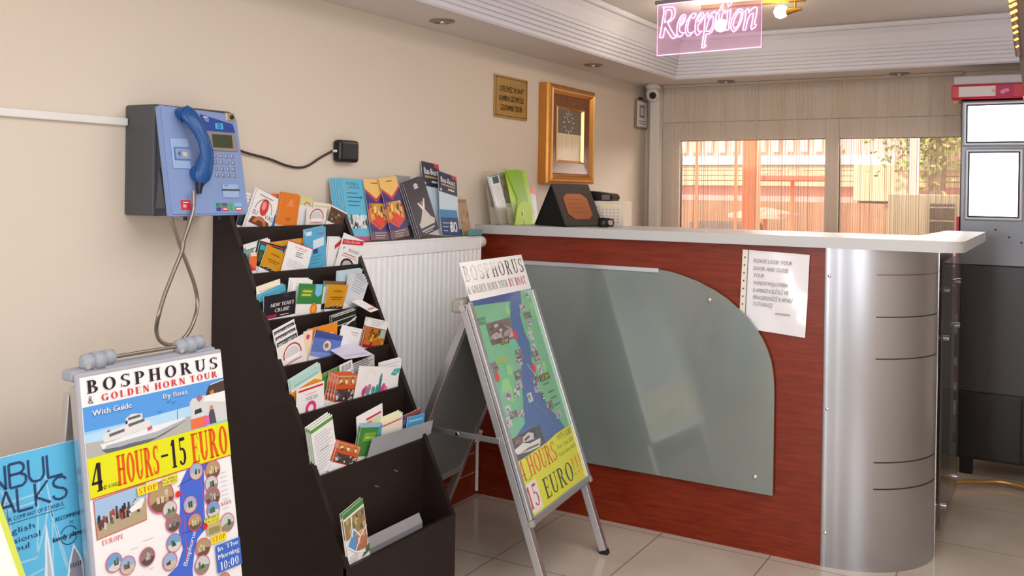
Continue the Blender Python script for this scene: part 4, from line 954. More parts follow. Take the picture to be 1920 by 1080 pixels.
# ================================================================ A-frame sign in the middle
an = radians(95.517); tl = radians(19.188)
nn = Vector((sin(an), -cos(an), 0))
af = Fr((0.894, -0.870, 0), (cos(an), sin(an), 0), -nn * sin(tl) + Vector((0, 0, cos(tl))))
AW = 0.555
ag = thing('sandwich_board', 'aluminium folding sandwich board with a green map poster before the counter', 'sign', (0.5, -0.6, 0))
apex_v = 1.07
apex = af(0, apex_v, -0.012)
back_x = 0.10                                    # rear feet
bd_ = Vector((apex.x - back_x, 0, apex.z)).normalized()
bf = Fr((back_x, -0.905, 0), (af.U.x, af.U.y, 0), (bd_.x * 0.999, 0.0, bd_.z))
bl = (apex - bf(0, 0)).length - 0.012
b = MB()                                         # front snap frame
for lo, hi in (((-0.022, 0.285, -0.004), (0.004, apex_v, 0.014)), ((AW - 0.030, 0.285, -0.004), (AW - 0.004, apex_v, 0.014)), ((-0.022, 0.285, -0.004), (AW - 0.004, 0.312, 0.014)), ((-0.022, apex_v - 0.022, -0.004), (AW - 0.004, apex_v, 0.000))):
    b.box(lo, hi, ALU, 0.004, af)
b.build('front_frame', ag)
b = MB(); b.box((-0.01, 0.30, -0.006), (AW - 0.01, apex_v - 0.01, -0.001), GREYP, 0, af); b.build('front_panel', ag)
for u, v in ((-0.014, 0.293), (AW - 0.012, 0.293)):
    b = MB(); b.box((u - 0.011, v - 0.011, -0.006), (u + 0.011, v + 0.011, 0.0165), mat('corner_cap_grey', (176, 174, 168), 0.35, 0.5), 0.004, af); b.build('corner_cap', ag)
for u in (-0.018, AW - 0.030):
    b = MB(); b.box((u, 0.018, -0.034), (u + 0.030, apex_v, -0.006), ALU, 0.002, af); lg = b.build('leg', ag)
    b = MB(); b.box((u - 0.002, -0.002, -0.036), (u + 0.032, 0.022, -0.004), BLACK, 0.003, af); b.build('foot', lg)
for u in (0.0, AW - 0.045):
    b = MB(); b.box((u, 0.018, 0.0), (u + 0.030, bl, 0.028), ALU, 0.002, bf); lg = b.build('leg', ag)
    b = MB(); b.box((u - 0.002, -0.002, -0.002), (u + 0.032, 0.022, 0.030), BLACK, 0.003, bf); b.build('foot', lg)
b = MB(); b.box((0.03, 0.28, 0.006), (AW - 0.045, bl - 0.02, 0.018), mat('slate_grey', (112, 114, 114), 0.55), 0, bf)
b.box((0.03, 0.26, 0.002), (AW - 0.045, 0.29, 0.026), ALU, 0.002, bf); b.build('rear_panel', ag)
b = MB(); hz = Fr(apex, af.U, (0, 0, 1))
b.box((-0.02, -0.032, -0.050), (AW - 0.01, 0.016, -0.004), mat('hinge_grey', (168, 164, 154), 0.4, 0.3), 0.008, hz); b.build('hinge', ag)
for u in (-0.022, AW - 0.008):
    b = MB(); b.tube([hz(u - 0.003, -0.012, -0.004), hz(u + 0.004, -0.012, -0.004)], 0.013, CHROME, 14); b.build('hinge_bolt', ag)
for u in (-0.02, AW - 0.03):
    b = MB(); q0, q1 = af(u - 0.004, 0.585, -0.02), bf(max(u, 0) + 0.0, 0.60, 0.012); q1.z = q0.z
    mid = (q0 + q1) / 2
    for s0, s1, dz in ((q0, mid + Vector((-0.02, 0, 0)), 0), (mid, q1, 0.0)):
        d_ = (s1 - s0).normalized(); f2 = Fr(s0, d_, (0, 0, 1)); b.box((0, -0.010, -0.003), ((s1 - s0).length, 0.010, 0.003), ALU, 0.001, f2)
    b.tube([mid + Vector((-0.01, -0.006, 0)), mid + Vector((-0.01, 0.006, 0))], 0.006, CHROME, 10); b.build('brace', ag)
# the poster: its head stands above the frame
PW0, PW1 = -0.004, AW - 0.022
GLOSSY[0] = 1.0
b = MB(); b.box((PW0, 0.305, 0.0005), (PW1, 1.075, 0.0035), GLOSSP, 0, af)
b.box((PW0 + 0.012, 1.075, 0.0015), (PW1 + 0.004, 1.217, 0.0035), PAPER, 0, af)
def pp(fr, pts, col, w): b.flat([(x / 1000, y / 1000) for x, y in pts], fr, w, P(*col))
w = 0.004
b.quad(PW0, 0.512, PW1, 1.075, af, w, P(116, 186, 142))
R = random.Random(3)
for k in range(26):                               # green land in patches
    x, y = R.uniform(20, 500), R.uniform(530, 1050); r_ = R.uniform(20, 50)
    q = [(min(max(x + r_ * cos(t) * R.uniform(.6, 1.2), PW0 * 1000), PW1 * 1000), min(max(y + r_ * sin(t) * R.uniform(.6, 1.2), 514), 1072)) for t in (0, 1, 2, 3, 4, 5)]
    pp(af, q, R.choice(((126, 200, 134), (104, 182, 146), (142, 206, 132), (112, 190, 162))), w + 0.0001 + k * 0.00001)
pp(af, [(PW0 * 1000, 1075), (430, 1075), (410, 1040), (PW0 * 1000, 1058)], (58, 92, 150), w + 0.0005)
rv = [(323, 1075), (430, 1074), (408, 1031), (364, 988), (359, 916), (378, 869), (330, 767), (340, 694), (380, 609), (448, 529), (456, 514), (262, 512), (20, 560), (12, 590), (149, 605), (163, 672), (216, 750), (292, 851), (264, 904), (271, 977), (309, 1035)]
for i in range(1, len(rv) // 2):                 # the strait as a strip between its two banks
    pass
Lb = [(323, 1075), (309, 1035), (271, 977), (264, 904), (292, 851), (216, 750), (190, 690), (160, 640), (149, 605), (60, 580), (0, 560)]
Rb = [(430, 1074), (408, 1031), (364, 988), (359, 916), (378, 869), (330, 767), (340, 694), (380, 609), (430, 570), (456, 530), (470, 512)]
for (a0, c0), (a1, c1) in zip(zip(Lb, Rb), zip(Lb[1:], Rb[1:])):
    pp(af, [a0, c0, c1, a1], (72, 104, 162), w + 0.0006)
pp(af, [(-4, 560), (470, 512), (262, 500), (-4, 500)], (68, 98, 154), w + 0.00055)
def pic(fr, x, y, ww, hh, cols, wz, n=8):
    b.quad((x - ww) / 1000, (y - hh) / 1000, (x + ww) / 1000, (y + hh) / 1000, fr, wz, P(*cols[0]))
    for k in range(n):
        cx, cy = x + R.uniform(-.8, .8) * ww, y + R.uniform(-.8, .6) * hh; r1 = R.uniform(.15, .4)
        q = [(min(max(cx + r1 * ww * cos(t), x - ww), x + ww), min(max(cy + r1 * hh * sin(t) * R.uniform(.6, 1.3), y - hh), y + hh)) for t in (0.2, 1.3, 2.5, 3.8, 5)]
        pp(fr, q, cols[1 + k % (len(cols) - 1)], wz + 0.0001 + k * 0.00002)
TONES = [[(170, 168, 176), (96, 84, 80), (206, 206, 214), (120, 104, 96)], [(196, 200, 210), (110, 96, 88), (150, 140, 136)], [(120, 116, 120), (70, 62, 62), (180, 172, 170)]]
pic(af, 168, 945, 98, 40, [(120, 100, 98), (84, 70, 70), (166, 150, 150), (104, 84, 78), (190, 176, 176)], w + 0.0008, 30)
for i, (x, y) in enumerate(((395, 1007), (476, 1053), (421, 975), (413, 941), (396, 895), (252, 845), (234, 818), (392, 847), (384, 825), (397, 800), (386, 763), (198, 775), (181, 739), (145, 717), (327, 733), (317, 698), (238, 681), (382, 621), (435, 576), (44, 674), (74, 651), (130, 644), (25, 636), (30, 831), (74, 719))):
    pic(af, x + 8, y, (26, 20, 30)[i % 3], (15, 12, 17)[(i // 2) % 3], TONES[i % 3], w + 0.0009, 6)
for x, y in ((272, 916), (346, 776), (40, 796)):
    b.disc(x / 1000, y / 1000, 0.016, af, w + 0.0014, P(214, 50, 60), 14, 0.02)
b.stroke([(0.30, 0.80), (0.345, 0.745)], 0.004, af, w + 0.0012, P(190, 200, 220)); b.stroke([(0.262, 0.66), (0.34, 0.60), (0.37, 0.55)], 0.002, af, w + 0.0012, P(130, 150, 190))
b.quad(0.372, 0.716, 0.462, 0.74, af, w + 0.0014, P(44, 44, 30)); b.serif('STOP', af, 0.378, 0.719, 0.018, P(222, 206, 40), w + 0.0016, width=0.076, heavy=1.3)
b.quad(0.142, 0.896, 0.208, 0.916, af, w + 0.0014, P(70, 66, 40)); b.serif('STOP', af, 0.146, 0.899, 0.014, P(222, 210, 90), w + 0.0016, width=0.056, heavy=1.3)
b.serif('EUROPE', af, 0.062, 0.834, 0.02, P(206, 206, 60), w + 0.0014, width=0.105, heavy=1.5)
for t, x, y in (('BELGRAD', 0.005, 1.0), ('FOREST', 0.005, 0.985)): b.text(t, af, x + 0.012, y, 0.011, P(40, 90, 84), w + 0.0014, width=0.062)
for x, y in ((0.385, 0.7), (0.41, 0.665), (0.42, 0.64), (0.43, 0.61)): b.quad(x, y, x + 0.055, y + 0.006, af, w + 0.0014, P(70, 124, 90))
b.box((0.345, 0.648, 0), (0.366, 0.676, w + 0.0012), P(40, 44, 46), 0, af); b.quad(0.349, 0.652, 0.362, 0.66, af, w + 0.0016, P(230, 230, 226)); b.quad(0.351, 0.664, 0.361, 0.671, af, w + 0.0016, P(230, 230, 226))
# boat photo
pp(af, [(-4, 572), (259, 576), (262, 508), (-4, 500)], (70, 72, 88), w + 0.0008)
pic(af, 110, 560, 100, 18, [(62, 58, 66), (40, 36, 40), (120, 90, 84), (150, 130, 124)], w + 0.0009, 14)
pp(af, [(8, 540), (23, 522), (120, 510), (207, 506), (222, 516), (232, 532), (141, 534), (88, 548)], (226, 222, 214), w + 0.0015)
pp(af, [(40, 520), (200, 512), (215, 518), (120, 524)], (110, 104, 100), w + 0.0016); pp(af, [(90, 548), (100, 565), (150, 572), (190, 560), (180, 540)], (206, 200, 196), w + 0.0015); pp(af, [(105, 556), (150, 562), (150, 554), (108, 549)], (60, 54, 56), w + 0.0017)
# yellow price panel
YEL = (222, 222, 36)
b.flat([(PW0, 0.306), (PW1, 0.306), (PW1, 0.518), (0.370, 0.516), (0.262, 0.505), (PW0, 0.498)], af, w + 0.0018, P(*YEL))
b.quad(PW0 + 0.002, 0.318, 0.104, 0.416, af, w + 0.002, P(232, 226, 224))
b.serif('4 HOURS', af, 0.006, 0.430, 0.068, P(222, 74, 34), w + 0.0022, width=0.318, gap=.14)
b.text('and a half', af, 0.03, 0.424, 0.008, P(120, 90, 30), w + 0.0022)
b.serif('15', af, 0.012, 0.332, 0.075, P(206, 40, 70), w + 0.0022, width=0.080)
b.serif('EURO', af, 0.148, 0.330, 0.070, P(50, 60, 40), w + 0.0022, width=0.268, gap=.16); b.serif('!!!', af, 0.428, 0.338, 0.066, P(226, 130, 30), w + 0.0022, width=0.09, gap=.3)
b.text('WITH GUIDE', af, 0.368, 0.488, 0.022, P(120, 124, 40), w + 0.0022, width=0.15); b.text('Start Time 10:00', af, 0.345, 0.460, 0.015, P(130, 130, 44), w + 0.0022, width=0.165); b.text('Finish time 14:30', af, 0.342, 0.433, 0.015, P(130, 130, 44), w + 0.0022, width=0.168)
# head
b.serif('BOSPHORUS', af, 0.018, 1.146, 0.056, P(70, 52, 56), w + 0.0002, width=0.500, gap=.3, heavy=.95)
b.serif('& GOLDEN HORN TOUR', af, 0.012, 1.100, 0.028, P(130, 124, 128), w + 0.0002, width=0.325, gap=.2); b.serif('BY BOAT', af, 0.352, 1.098, 0.032, P(206, 70, 84), w + 0.0002, width=0.15, gap=.2, heavy=1.2)
b.build('poster', ag)
GLOSSY[0] = 0.0

# ================================================================ left boards
ps = (0.156 / 1.0002, 0.988 / 1.0002)
def left_board(name, label, off, y0, wd_, top, art, bolts, zbot=0.10):
    up_ = Vector((-0.156, 0, 0.988)).normalized(); N_ = Vector((0.988, 0, 0.156)).normalized()
    f = Fr(Vector((0.467, y0, 0.978)) + N_ * off, (0, 1, 0), up_)
    t = thing(name, label, 'sign', (0.5, y0 + wd_ / 2, 0))
    base = -(f.O.z) / up_.z
    b_ = MB(); b_.box((-0.006, base + 0.20, -0.018), (wd_ + 0.006, top - 0.002, -0.003), mat('board_grey', (168, 164, 172), 0.5), 0.005, f); b_.build('board', t)
    for u in (0.0, wd_ - 0.03):
        b_ = MB(); b_.box((u, base + 0.004, -0.042), (u + 0.03, top - 0.03, -0.018), ALU, 0.002, f); b_.build('leg', t)
    rear_top = f(0, top - 0.02, -0.05)
    for u in (0.0, wd_ - 0.03):
        b_ = MB(); g = f(u, 0); fb = Fr((rear_top.x - 0.10, g.y, 0.004), (0, 1, 0), Vector((0.10, 0, rear_top.z)).normalized())
        b_.box((0, 0, -0.01), (0.03, math.hypot(0.10, rear_top.z) - 0.03, 0.012), ALU, 0.002, fb); b_.build('leg', t)
    art(f, t)
    return f, t

def art1(f, stand):
    global b
    b = MB(); b.box((0, -0.62, -0.003), (0.402, 0.0, 0.0), GLOSSP, 0, f); w = 0.0005
    p_ = lambda pts, c, ww=w: b.flat([(x / 1000, y / 1000) for x, y in pts], f, ww, P(*c))
    p_([(0, -178), (402, -176), (402, -118), (0, -120)], (150, 200, 236)); p_([(0, -120), (402, -118), (402, -64), (0, -66)], (84, 152, 222)); p_([(0, -150), (402, -148), (402, -112), (0, -126)], (176, 214, 238), 0.0006)
    p_([(0, -144), (39, -146), (60, -152), (288, -140), (288, -177), (0, -178)], (176, 176, 172), 0.0007)
    p_([(37, -167), (183, -170), (272, -149), (280, -146), (206, -169), (156, -178), (50, -177)], (98, 104, 108), 0.0008)
    p_([(35, -154), (41, -166), (85, -170), (140, -165), (188, -162), (276, -146), (269, -140), (198, -142), (168, -142), (123, -148), (69, -153)], (226, 228, 230), 0.0009); p_([(52, -160), (188, -157), (276, -143), (272, -147), (188, -163), (85, -170), (44, -166)], (168, 176, 184), 0.001)
    p_([(42, -139), (46, -152), (109, -150), (124, -146), (168, -141), (173, -130), (150, -121), (151, -107), (122, -103), (106, -110), (103, -125), (75, -129), (48, -133)], (220, 218, 216), 0.00095)
    for q in ([(111, -124), (155, -120), (156, -126), (112, -131)], [(60, -136), (100, -132), (100, -138), (60, -143)], [(112, -110), (145, -108), (146, -114), (112, -116)]): p_(q, (96, 96, 104), 0.0011)
    p_([(104, -117), (109, -114), (110, -122), (104, -124)], (50, 50, 60), 0.0012); p_([(160, -144), (174, -140), (175, -148), (162, -151)], (206, 90, 90), 0.0012); p_([(55, -128), (62, -126), (62, -130), (56, -132)], (206, 60, 60), 0.0012)
    b.stroke([(0.248, -0.142), (0.251, -0.118)], 0.0015, f, 0.0012, P(90, 90, 96))
    p_([(289, -108), (298, -100), (338, -98), (358, -74), (402, -68), (402, -172), (288, -172)], (206, 208, 206), 0.0011); p_([(353, -77), (402, -71), (402, -100), (338, -100)], (74, 62, 56), 0.0013); p_([(338, -100), (402, -98), (402, -126), (330, -112)], (232, 232, 232), 0.0014)
    p_([(355, -92), (366, -88), (366, -99), (354, -100)], (200, 130, 80), 0.0015); p_([(310, -100), (322, -92), (330, -104), (316, -112)], (170, 110, 130), 0.0016)
    p_([(288, -150), (336, -148), (336, -174), (288, -174)], (226, 112, 74), 0.0014); p_([(297, -126), (328, -125), (330, -149), (292, -148)], (206, 214, 218), 0.0015); p_([(302, -129), (322, -127), (324, -138), (300, -140)], (60, 56, 60), 0.0016)
    p_([(345, -145), (350, -136), (361, -137), (366, -172), (338, -172)], (84, 78, 88), 0.0016); p_([(330, -152), (344, -149), (344, -172), (328, -172)], (214, 100, 176), 0.0017); b.disc(0.354, -0.132, 0.006, f, 0.0018, P(190, 140, 110), 10)
    p_([(0, -178), (402, -176), (402, -262), (0, -266)], (222, 222, 30), 0.0018)
    RED, BLK, ORG = P(206, 52, 56), P(40, 26, 44), P(224, 84, 26)
    b.serif('BOSPHORUS', f, 0.014, -0.0375, 0.029, BLK, 0.0022, width=0.372, gap=.34, heavy=1.2)
    b.serif('&', f, 0.014, -0.0605, 0.017, BLK, 0.0022); b.serif('GOLDEN HORN TOUR', f, 0.048, -0.0595, 0.0155, RED, 0.0022, width=0.334, gap=.3, heavy=1.25)
    for q, sh in ((P(60, 110, 180), 0.001), (P(244, 246, 250), 0.0)):
        b.text('With Guide', f, 0.021 + sh, -0.0885 - sh, 0.0125, q, 0.0024 - sh * 0.2, width=0.102, bold=.08); b.text('By Boat', f, 0.212 + sh, -0.0850 - sh, 0.0115, q, 0.0024 - sh * 0.2, width=0.072, bold=.08)
    for x, y in ((0.226, -0.094), (0.24, -0.098), (0.20, -0.112)): b.stroke([(x - 0.006, y), (x, y - 0.002), (x + 0.006, y + 0.001)], 0.001, f, 0.0024, P(60, 70, 90))
    b.serif('4', f, 0.006, -0.254, 0.062, BLK, 0.0024, width=0.026, heavy=1.4); b.text('AND A HALF', f, 0.024, -0.2535, 0.0085, P(60, 50, 30), 0.0026, width=0.05)
    b.serif('HOURS', f, 0.072, -0.2555, 0.068, ORG, 0.0024, width=0.112, heavy=1.5, gap=.14); b.serif('-', f, 0.190, -0.240, 0.050, BLK, 0.0024, width=0.022, heavy=1.4); b.serif('15', f, 0.220, -0.252, 0.066, BLK, 0.0024, width=0.044, heavy=1.3); b.serif('EURO', f, 0.282, -0.256, 0.072, ORG, 0.0024, width=0.112, heavy=1.5, gap=.14)
    b.stroke([(0.0, -0.266), (0.402, -0.262)], 0.002, f, 0.0024, P(206, 60, 50))
    # group photo
    p_([(6, -270), (143, -266), (138, -350), (7, -357)], (206, 90, 70), 0.0014); p_([(8, -272), (141, -268), (136, -348), (9, -355)], (160, 190, 222), 0.0016); p_([(8, -318), (140, -300), (136, -348), (9, -355)], (176, 160, 130), 0.0018)
    R2 = random.Random(5)
    for k in range(46):
        x = R2.uniform(12, 120); y = -322 + x * 0.16 + R2.uniform(-14, 10); p_([(x - 3, y - 9), (x + 4, y - 9), (x + 3, y + 5), (x - 2, y + 6)], R2.choice(((50, 44, 46), (90, 70, 66), (70, 74, 90), (170, 60, 60), (206, 196, 190), (120, 100, 84))), 0.0019 + k * 0.00001)
    p_([(92, -314), (128, -296), (136, -300), (126, -318), (100, -322)], (232, 232, 232), 0.0025); p_([(104, -302), (124, -290), (126, -298), (106, -308)], (196, 200, 206), 0.0026)
    # the strait
    Lb = [(262, -266), (237, -297), (233, -347), (223, -400), (230, -446), (211, -478), (179, -492), (150, -540), (120, -620)]
    Rb = [(350, -264), (312, -281), (310, -316), (304, -366), (302, -418), (275, -435), (264, -457), (252, -500), (250, -620)]
    for (a0, c0), (a1, c1) in zip(zip(Lb, Rb), zip(Lb[1:], Rb[1:])): p_([a0, c0, c1, a1], (70, 104, 206), 0.0014)
    rt_ = [(238, -300), (245, -330), (240, -380), (240, -440), (236, -480)]; b.stroke([(x / 1000, y / 1000) for x, y in rt_], 0.0014, f, 0.0018, P(206, 80, 110)); b.stroke([(0.300, -0.30), (0.303, -0.36), (0.296, -0.40)], 0.0014, f, 0.0018, P(206, 80, 110))
    b.stroke([(0.23, -0.298), (0.305, -0.283)], 0.0012, f, 0.0018, P(40, 50, 110)); b.stroke([(0.232, -0.41), (0.29, -0.412)], 0.0012, f, 0.0018, P(40, 50, 110))
    CT = [[(150, 176, 206), (196, 186, 170), (110, 96, 84)], [(176, 150, 110), (110, 84, 60), (206, 190, 160)], [(196, 200, 196), (130, 140, 110), (96, 104, 90)], [(140, 120, 110), (90, 76, 72), (190, 180, 176)], [(110, 160, 206), (206, 206, 200), (90, 110, 80)]]
    for i, (x, y, r_) in enumerate([(0.288, -0.276, 0.021), (0.339, -0.285, 0.024), (0.331, -0.318, 0.021), (0.331, -0.349, 0.024), (0.329, -0.38, 0.021), (0.261, -0.349, 0.021), (0.27, -0.394, 0.021), (0.369, -0.423, 0.023), (0.208, -0.377, 0.022), (0.205, -0.423, 0.022), (0.189, -0.461, 0.021), (0.287, -0.46, 0.023), (0.28, -0.499, 0.023), (0.129, -0.431, 0.021), (0.043, -0.416, 0.021), (0.076, -0.433, 0.021), (0.18, -0.31, 0.037), (0.201, -0.344, 0.021), (0.10, -0.50, 0.022), (0.16, -0.53, 0.022), (0.05, -0.49, 0.022), (0.34, -0.56, 0.022), (0.29, -0.56, 0.022)]):
        ww = 0.0026 + i * 0.00008
        b.disc(x, y, r_, f, ww, P(206, 84, 130), 22); b.disc(x, y, r_ * 0.9, f, ww + 0.00002, P(*CT[i % 5][0]), 22)
        b.ring(x, y, 0, r_ * 0.9, f, ww + 0.00004, P(*CT[i % 5][1]), 190 + 10 * (i % 3), 350, 10)
        for k in range(4): q = R2.uniform(-.45, .45); b.quad(x + (q - .12) * r_, y - .35 * r_, x + (q + .12) * r_, y + R2.uniform(-.1, .45) * r_, f, ww + 0.00005, P(*CT[i % 5][2]))
    p_([(303, -408), (345, -411), (348, -438), (302, -437)], (196, 176, 120), 0.005); p_([(308, -420), (342, -422), (342, -436), (306, -436)], (150, 140, 90), 0.0052)
    for x, y in ((0.227, -0.315), (0.298, -0.412)): b.disc(x, y, 0.0075, f, 0.0054, P(226, 40, 50), 14)
    for (x0, y0, x1, y1), t in (((116, -290, 172, -270), 'STOP'), ((311, -461, 360, -442), 'STOP')):
        b.quad(x0 / 1000, y0 / 1000, x1 / 1000, y1 / 1000, f, 0.0054, P(232, 222, 40)); b.serif(t, f, x0 / 1000 + 0.004, y0 / 1000 + 0.0035, 0.0125, P(216, 92, 40), 0.0056, width=(x1 - x0) / 1000 - 0.008, heavy=1.3)
    for x0, y0, x1, y1, t0, t1 in ((186, -286, 231, -267, 'RUMELI', 'FORTRESS'), (296, -410, 345, -395, 'BEYLERBEYI', 'PALACE')):
        b.quad(x0 / 1000, y0 / 1000, x1 / 1000, y1 / 1000, f, 0.0054, P(226, 220, 70)); b.text(t0, f, x0 / 1000 + .003, y0 / 1000 + .0105, .0055, P(90, 84, 30), 0.0056, width=(x1 - x0) / 1000 - .007); b.text(t1, f, x0 / 1000 + .003, y0 / 1000 + .0025, .0055, P(90, 84, 30), 0.0056, width=(x1 - x0) / 1000 - .007)
    b.serif('EUROPE', f, 0.019, -0.372, 0.011, P(206, 96, 100), 0.002, width=0.054); b.serif('ASIA', f, 0.353, -0.380, 0.010, P(190, 80, 90), 0.002, width=0.036)
    p_([(323, -468), (402, -469), (402, -536), (323, -534)], (62, 106, 196), 0.005)
    WHI = P(240, 242, 248); b.text('In The', f, 0.329, -0.484, 0.0115, WHI, 0.0054, width=0.066, bold=.08); b.text('Morning', f, 0.328, -0.503, 0.0115, WHI, 0.0054, width=0.068, bold=.08); b.serif('10:00', f, 0.333, -0.531, 0.020, WHI, 0.0054, width=0.058, heavy=1.2)
    bz = Fr(f(0.236, -0.488, 0), (f.U * 0.45 + f.V * 0.89), (f.V * 0.45 - f.U * 0.89)); b.text('Bosphorus', bz, 0, 0, 0.012, WHI, 0.0022, width=0.078, bold=.06)
    for k in range(26):
        x, y = R2.uniform(0.02, 0.16), R2.uniform(-0.60, -0.39); b.quad(x, y, x + R2.uniform(.014, .03), y + .0016, f, 0.0018, P(206, 204, 216))
    for k in range(9): x, y = 0.352, -0.30 - k * 0.011; b.quad(x + .008, y, x + .03, y + .0016, f, 0.0018, P(196, 200, 222))
    b.build('poster', stand)

f1, t1 = left_board('poster_stand', 'grey poster stand with a boat tour poster and yellow price band by the rack', 0.0, -2.360, 0.402, 0.012, art1, True)
GP2 = mat('hinge_plastic', (152, 158, 168), 0.4)
for y in (-2.295, -2.035):                       # hinge knuckles and the rod between them
    b = MB(); c = Vector((0.435, y, 1.004))
    b.tube([c + Vector((0, -0.016, 0)), c + Vector((0, -0.010, 0)), c + Vector((0, 0.010, 0)), c + Vector((0, 0.016, 0))], [0.016, 0.022, 0.022, 0.016], GP2, 16)
    b.tube([c + Vector((0, 0.014, 0.004)), c + Vector((0, 0.022, 0.004)), c + Vector((0, 0.040, 0.004)), c + Vector((0, 0.044, 0.004))], [0.012, 0.019, 0.017, 0.010], GP2, 16)
    b.tube([c + Vector((0, -0.040, 0.0)), c + Vector((0, -0.034, 0)), c + Vector((0, -0.018, 0)), c + Vector((0, -0.014, 0))], [0.010, 0.019, 0.021, 0.014], GP2, 16)
    b.box((c.x - 0.012, y - 0.018, c.z - 0.060), (c.x + 0.014, y + 0.018, c.z), GP2, 0.006); b.tube([c + Vector((0.012, -0.032, -0.006)), c + Vector((0.018, -0.034, -0.007))], 0.006, CHROME, 10)
    b.build('hinge_knuckle', t1)
b = MB(); b.tube([(0.435, -2.26, 1.006), (0.435, -2.05, 1.006)], 0.0048, mat('rod_steel', (150, 140, 128), 0.3, 0.8), 10); b.build('hinge_rod', t1)
b = MB(); b.box((0.405, -2.366, 0.965), (0.448, -1.955, 0.992), GP2, 0.008); b.build('top_rail', t1)

def art2(f, stand):
    global b
    b = MB(); b.box((-0.42, -0.80, -0.003), (0.03, -0.138, 0.0), GLOSSP, 0, f); BLU = (92, 184, 226)
    b.quad(-0.42, -0.80, 0.0295, -0.139, f, 0.0004, P(*BLU)); NV = P(40, 62, 110); WT = P(206, 232, 244); LT = P(150, 206, 232)
    br = [(-172, -212), (-157, -207), (-134, -363), (-94, -365), (-68, -300), (-57, -256), (-50, -300), (-29, -402), (0, -480)]
    b.stroke([(x / 1000, y / 1000) for x, y in br], 0.0045, f, 0.0007, LT)
    for q in ([(-0.15, -0.235), (-0.07, -0.232)], [(-0.15, -0.25), (-0.07, -0.248)], [(-0.17, -0.21), (-0.165, -0.42)], [(-0.15, -0.21), (-0.145, -0.42)], [(-0.075, -0.20), (-0.092, -0.36)], [(-0.06, -0.20), (-0.05, -0.29)], [(-0.13, -0.40), (-0.08, -0.392)], [(-0.052, -0.30), (-0.062, -0.44)], [(-0.045, -0.31), (-0.015, -0.45)]):
        b.stroke(q, 0.004, f, 0.0007, LT)
    b.flat([(x / 1000, y / 1000) for x, y in [(-82, -560), (-80, -406), (-76, -380), (-74, -344), (-67, -296), (-62, -346), (-60, -381), (-58, -411), (-54, -560)]], f, 0.0009, P(214, 226, 236)); b.flat([(x / 1000, y / 1000) for x, y in [(-76, -560), (-73, -410), (-68, -330), (-64, -410), (-60, -560)]], f, 0.0011, P(176, 186, 200))
    b.flat([(x / 1000, y / 1000) for x, y in [(-30, -560), (-28, -424), (-20, -393), (-15, -381), (-8, -360), (5, -387), (12, -406), (12, -436), (14, -560)]], f, 0.0009, P(222, 230, 240)); b.flat([(x / 1000, y / 1000) for x, y in [(-24, -560), (-23, -424), (-14, -388), (-7, -370), (3, -392), (8, -424), (9, -560)]], f, 0.0011, P(140, 140, 156))
    for k in range(5): b.quad(-0.020 + k * 0.006, -0.412, -0.017 + k * 0.006, -0.402, f, 0.0013, P(70, 72, 90))
    b.flat([(-0.112, -0.56), (-0.108, -0.44), (-0.102, -0.40), (-0.096, -0.44), (-0.09, -0.56)], f, 0.0009, P(196, 214, 228))
    # thin drawn capitals
    def cap(t_, x, y, h_, wd_, gap):
        G = {'N': [[(0, 0), (0, 1), (1, 0), (1, 1)]], 'B': [[(0, 0), (0, 1), (.7, 1), (.95, .88), (.95, .66), (.7, .54), (0, .54)], [(.7, .54), (1.05, .4), (1.05, .14), (.8, 0), (0, 0)]], 'U': [[(0, 1), (0, .25), (.2, .04), (.5, 0), (.8, .04), (1, .25), (1, 1)]], 'L': [[(0, 1), (0, 0), (1, 0)]], 'A': [[(-.1, 0), (.5, 1), (1.0, 0)], [(.1, .34), (.85, .34)]], 'K': [[(0, 0), (0, 1)], [(.9, 1), (0, .4), (1, 0)]], 'S': [[(1, .84), (.8, .98), (.4, 1), (.1, .88), (.08, .68), (.4, .54), (.8, .44), (1, .26), (.85, .06), (.45, 0), (.1, .08), (0, .24)]], 'W': [[(0, 1), (.3, 0), (.6, 1), (.9, 0), (1.2, 1)]], 'I': [[(0, 0), (0, 1)]], 'T': [[(.5, 0), (.5, 1)], [(0, 1), (1, 1)]]}
        for ch in t_:
            for s_ in G[ch]: b.stroke([(x + a * wd_, y + c * h_) for a, c in s_], 0.0052, f, 0.0016, NV)
            x += gap * (0.45 if ch == 'I' else 1)
    cap('ISTANBUL', -0.330, -0.206, 0.049, 0.034, 0.0428); cap('WALKS', -0.206, -0.258, 0.048, 0.033, 0.0400)
    b.text('WALKING TOUR COMPANY OF ISTANBUL', f, -0.22, -0.2735, 0.0085, NV, 0.0014, width=0.198); b.stroke([(-0.24, -0.2785), (-0.02, -0.2785)], 0.0012, f, 0.0014, NV)
    b.text('RECOMMENDED', f, -0.046, -0.303, 0.0085, NV, 0.0014, width=0.075, shear=.2, bold=.06); b.text('by', f, -0.013, -0.316, 0.007, NV, 0.0014, shear=.2)
    b.ring(-0.017, -0.340, 0.0185, 0.0205, f, 0.0014, NV, 20, 160); b.ring(-0.017, -0.340, 0.0185, 0.0205, f, 0.0014, NV, 200, 340); b.text('lonely planet', f, -0.056, -0.345, 0.0105, P(36, 40, 60), 0.0016, width=0.076, shear=.15, bold=.1)
    for t_, x, y, ww in (('in English', -0.205, -0.301, 0.112), ('Professional', -0.215, -0.321, 0.133), ('Istanbul', -0.200, -0.338, 0.092)): b.text(t_, f, x, y, 0.0115, NV, 0.0014, width=ww)
    b.build('poster', stand)
f2, t2 = left_board('poster_board', 'sky-blue walking tour poster board at the left, half hidden by the boat tour poster', -0.062, -2.78, 0.40, -0.142, lambda f, t: None, False)
art2(Fr(f2(0.42, 0, 0), f2.U, f2.V), t2)

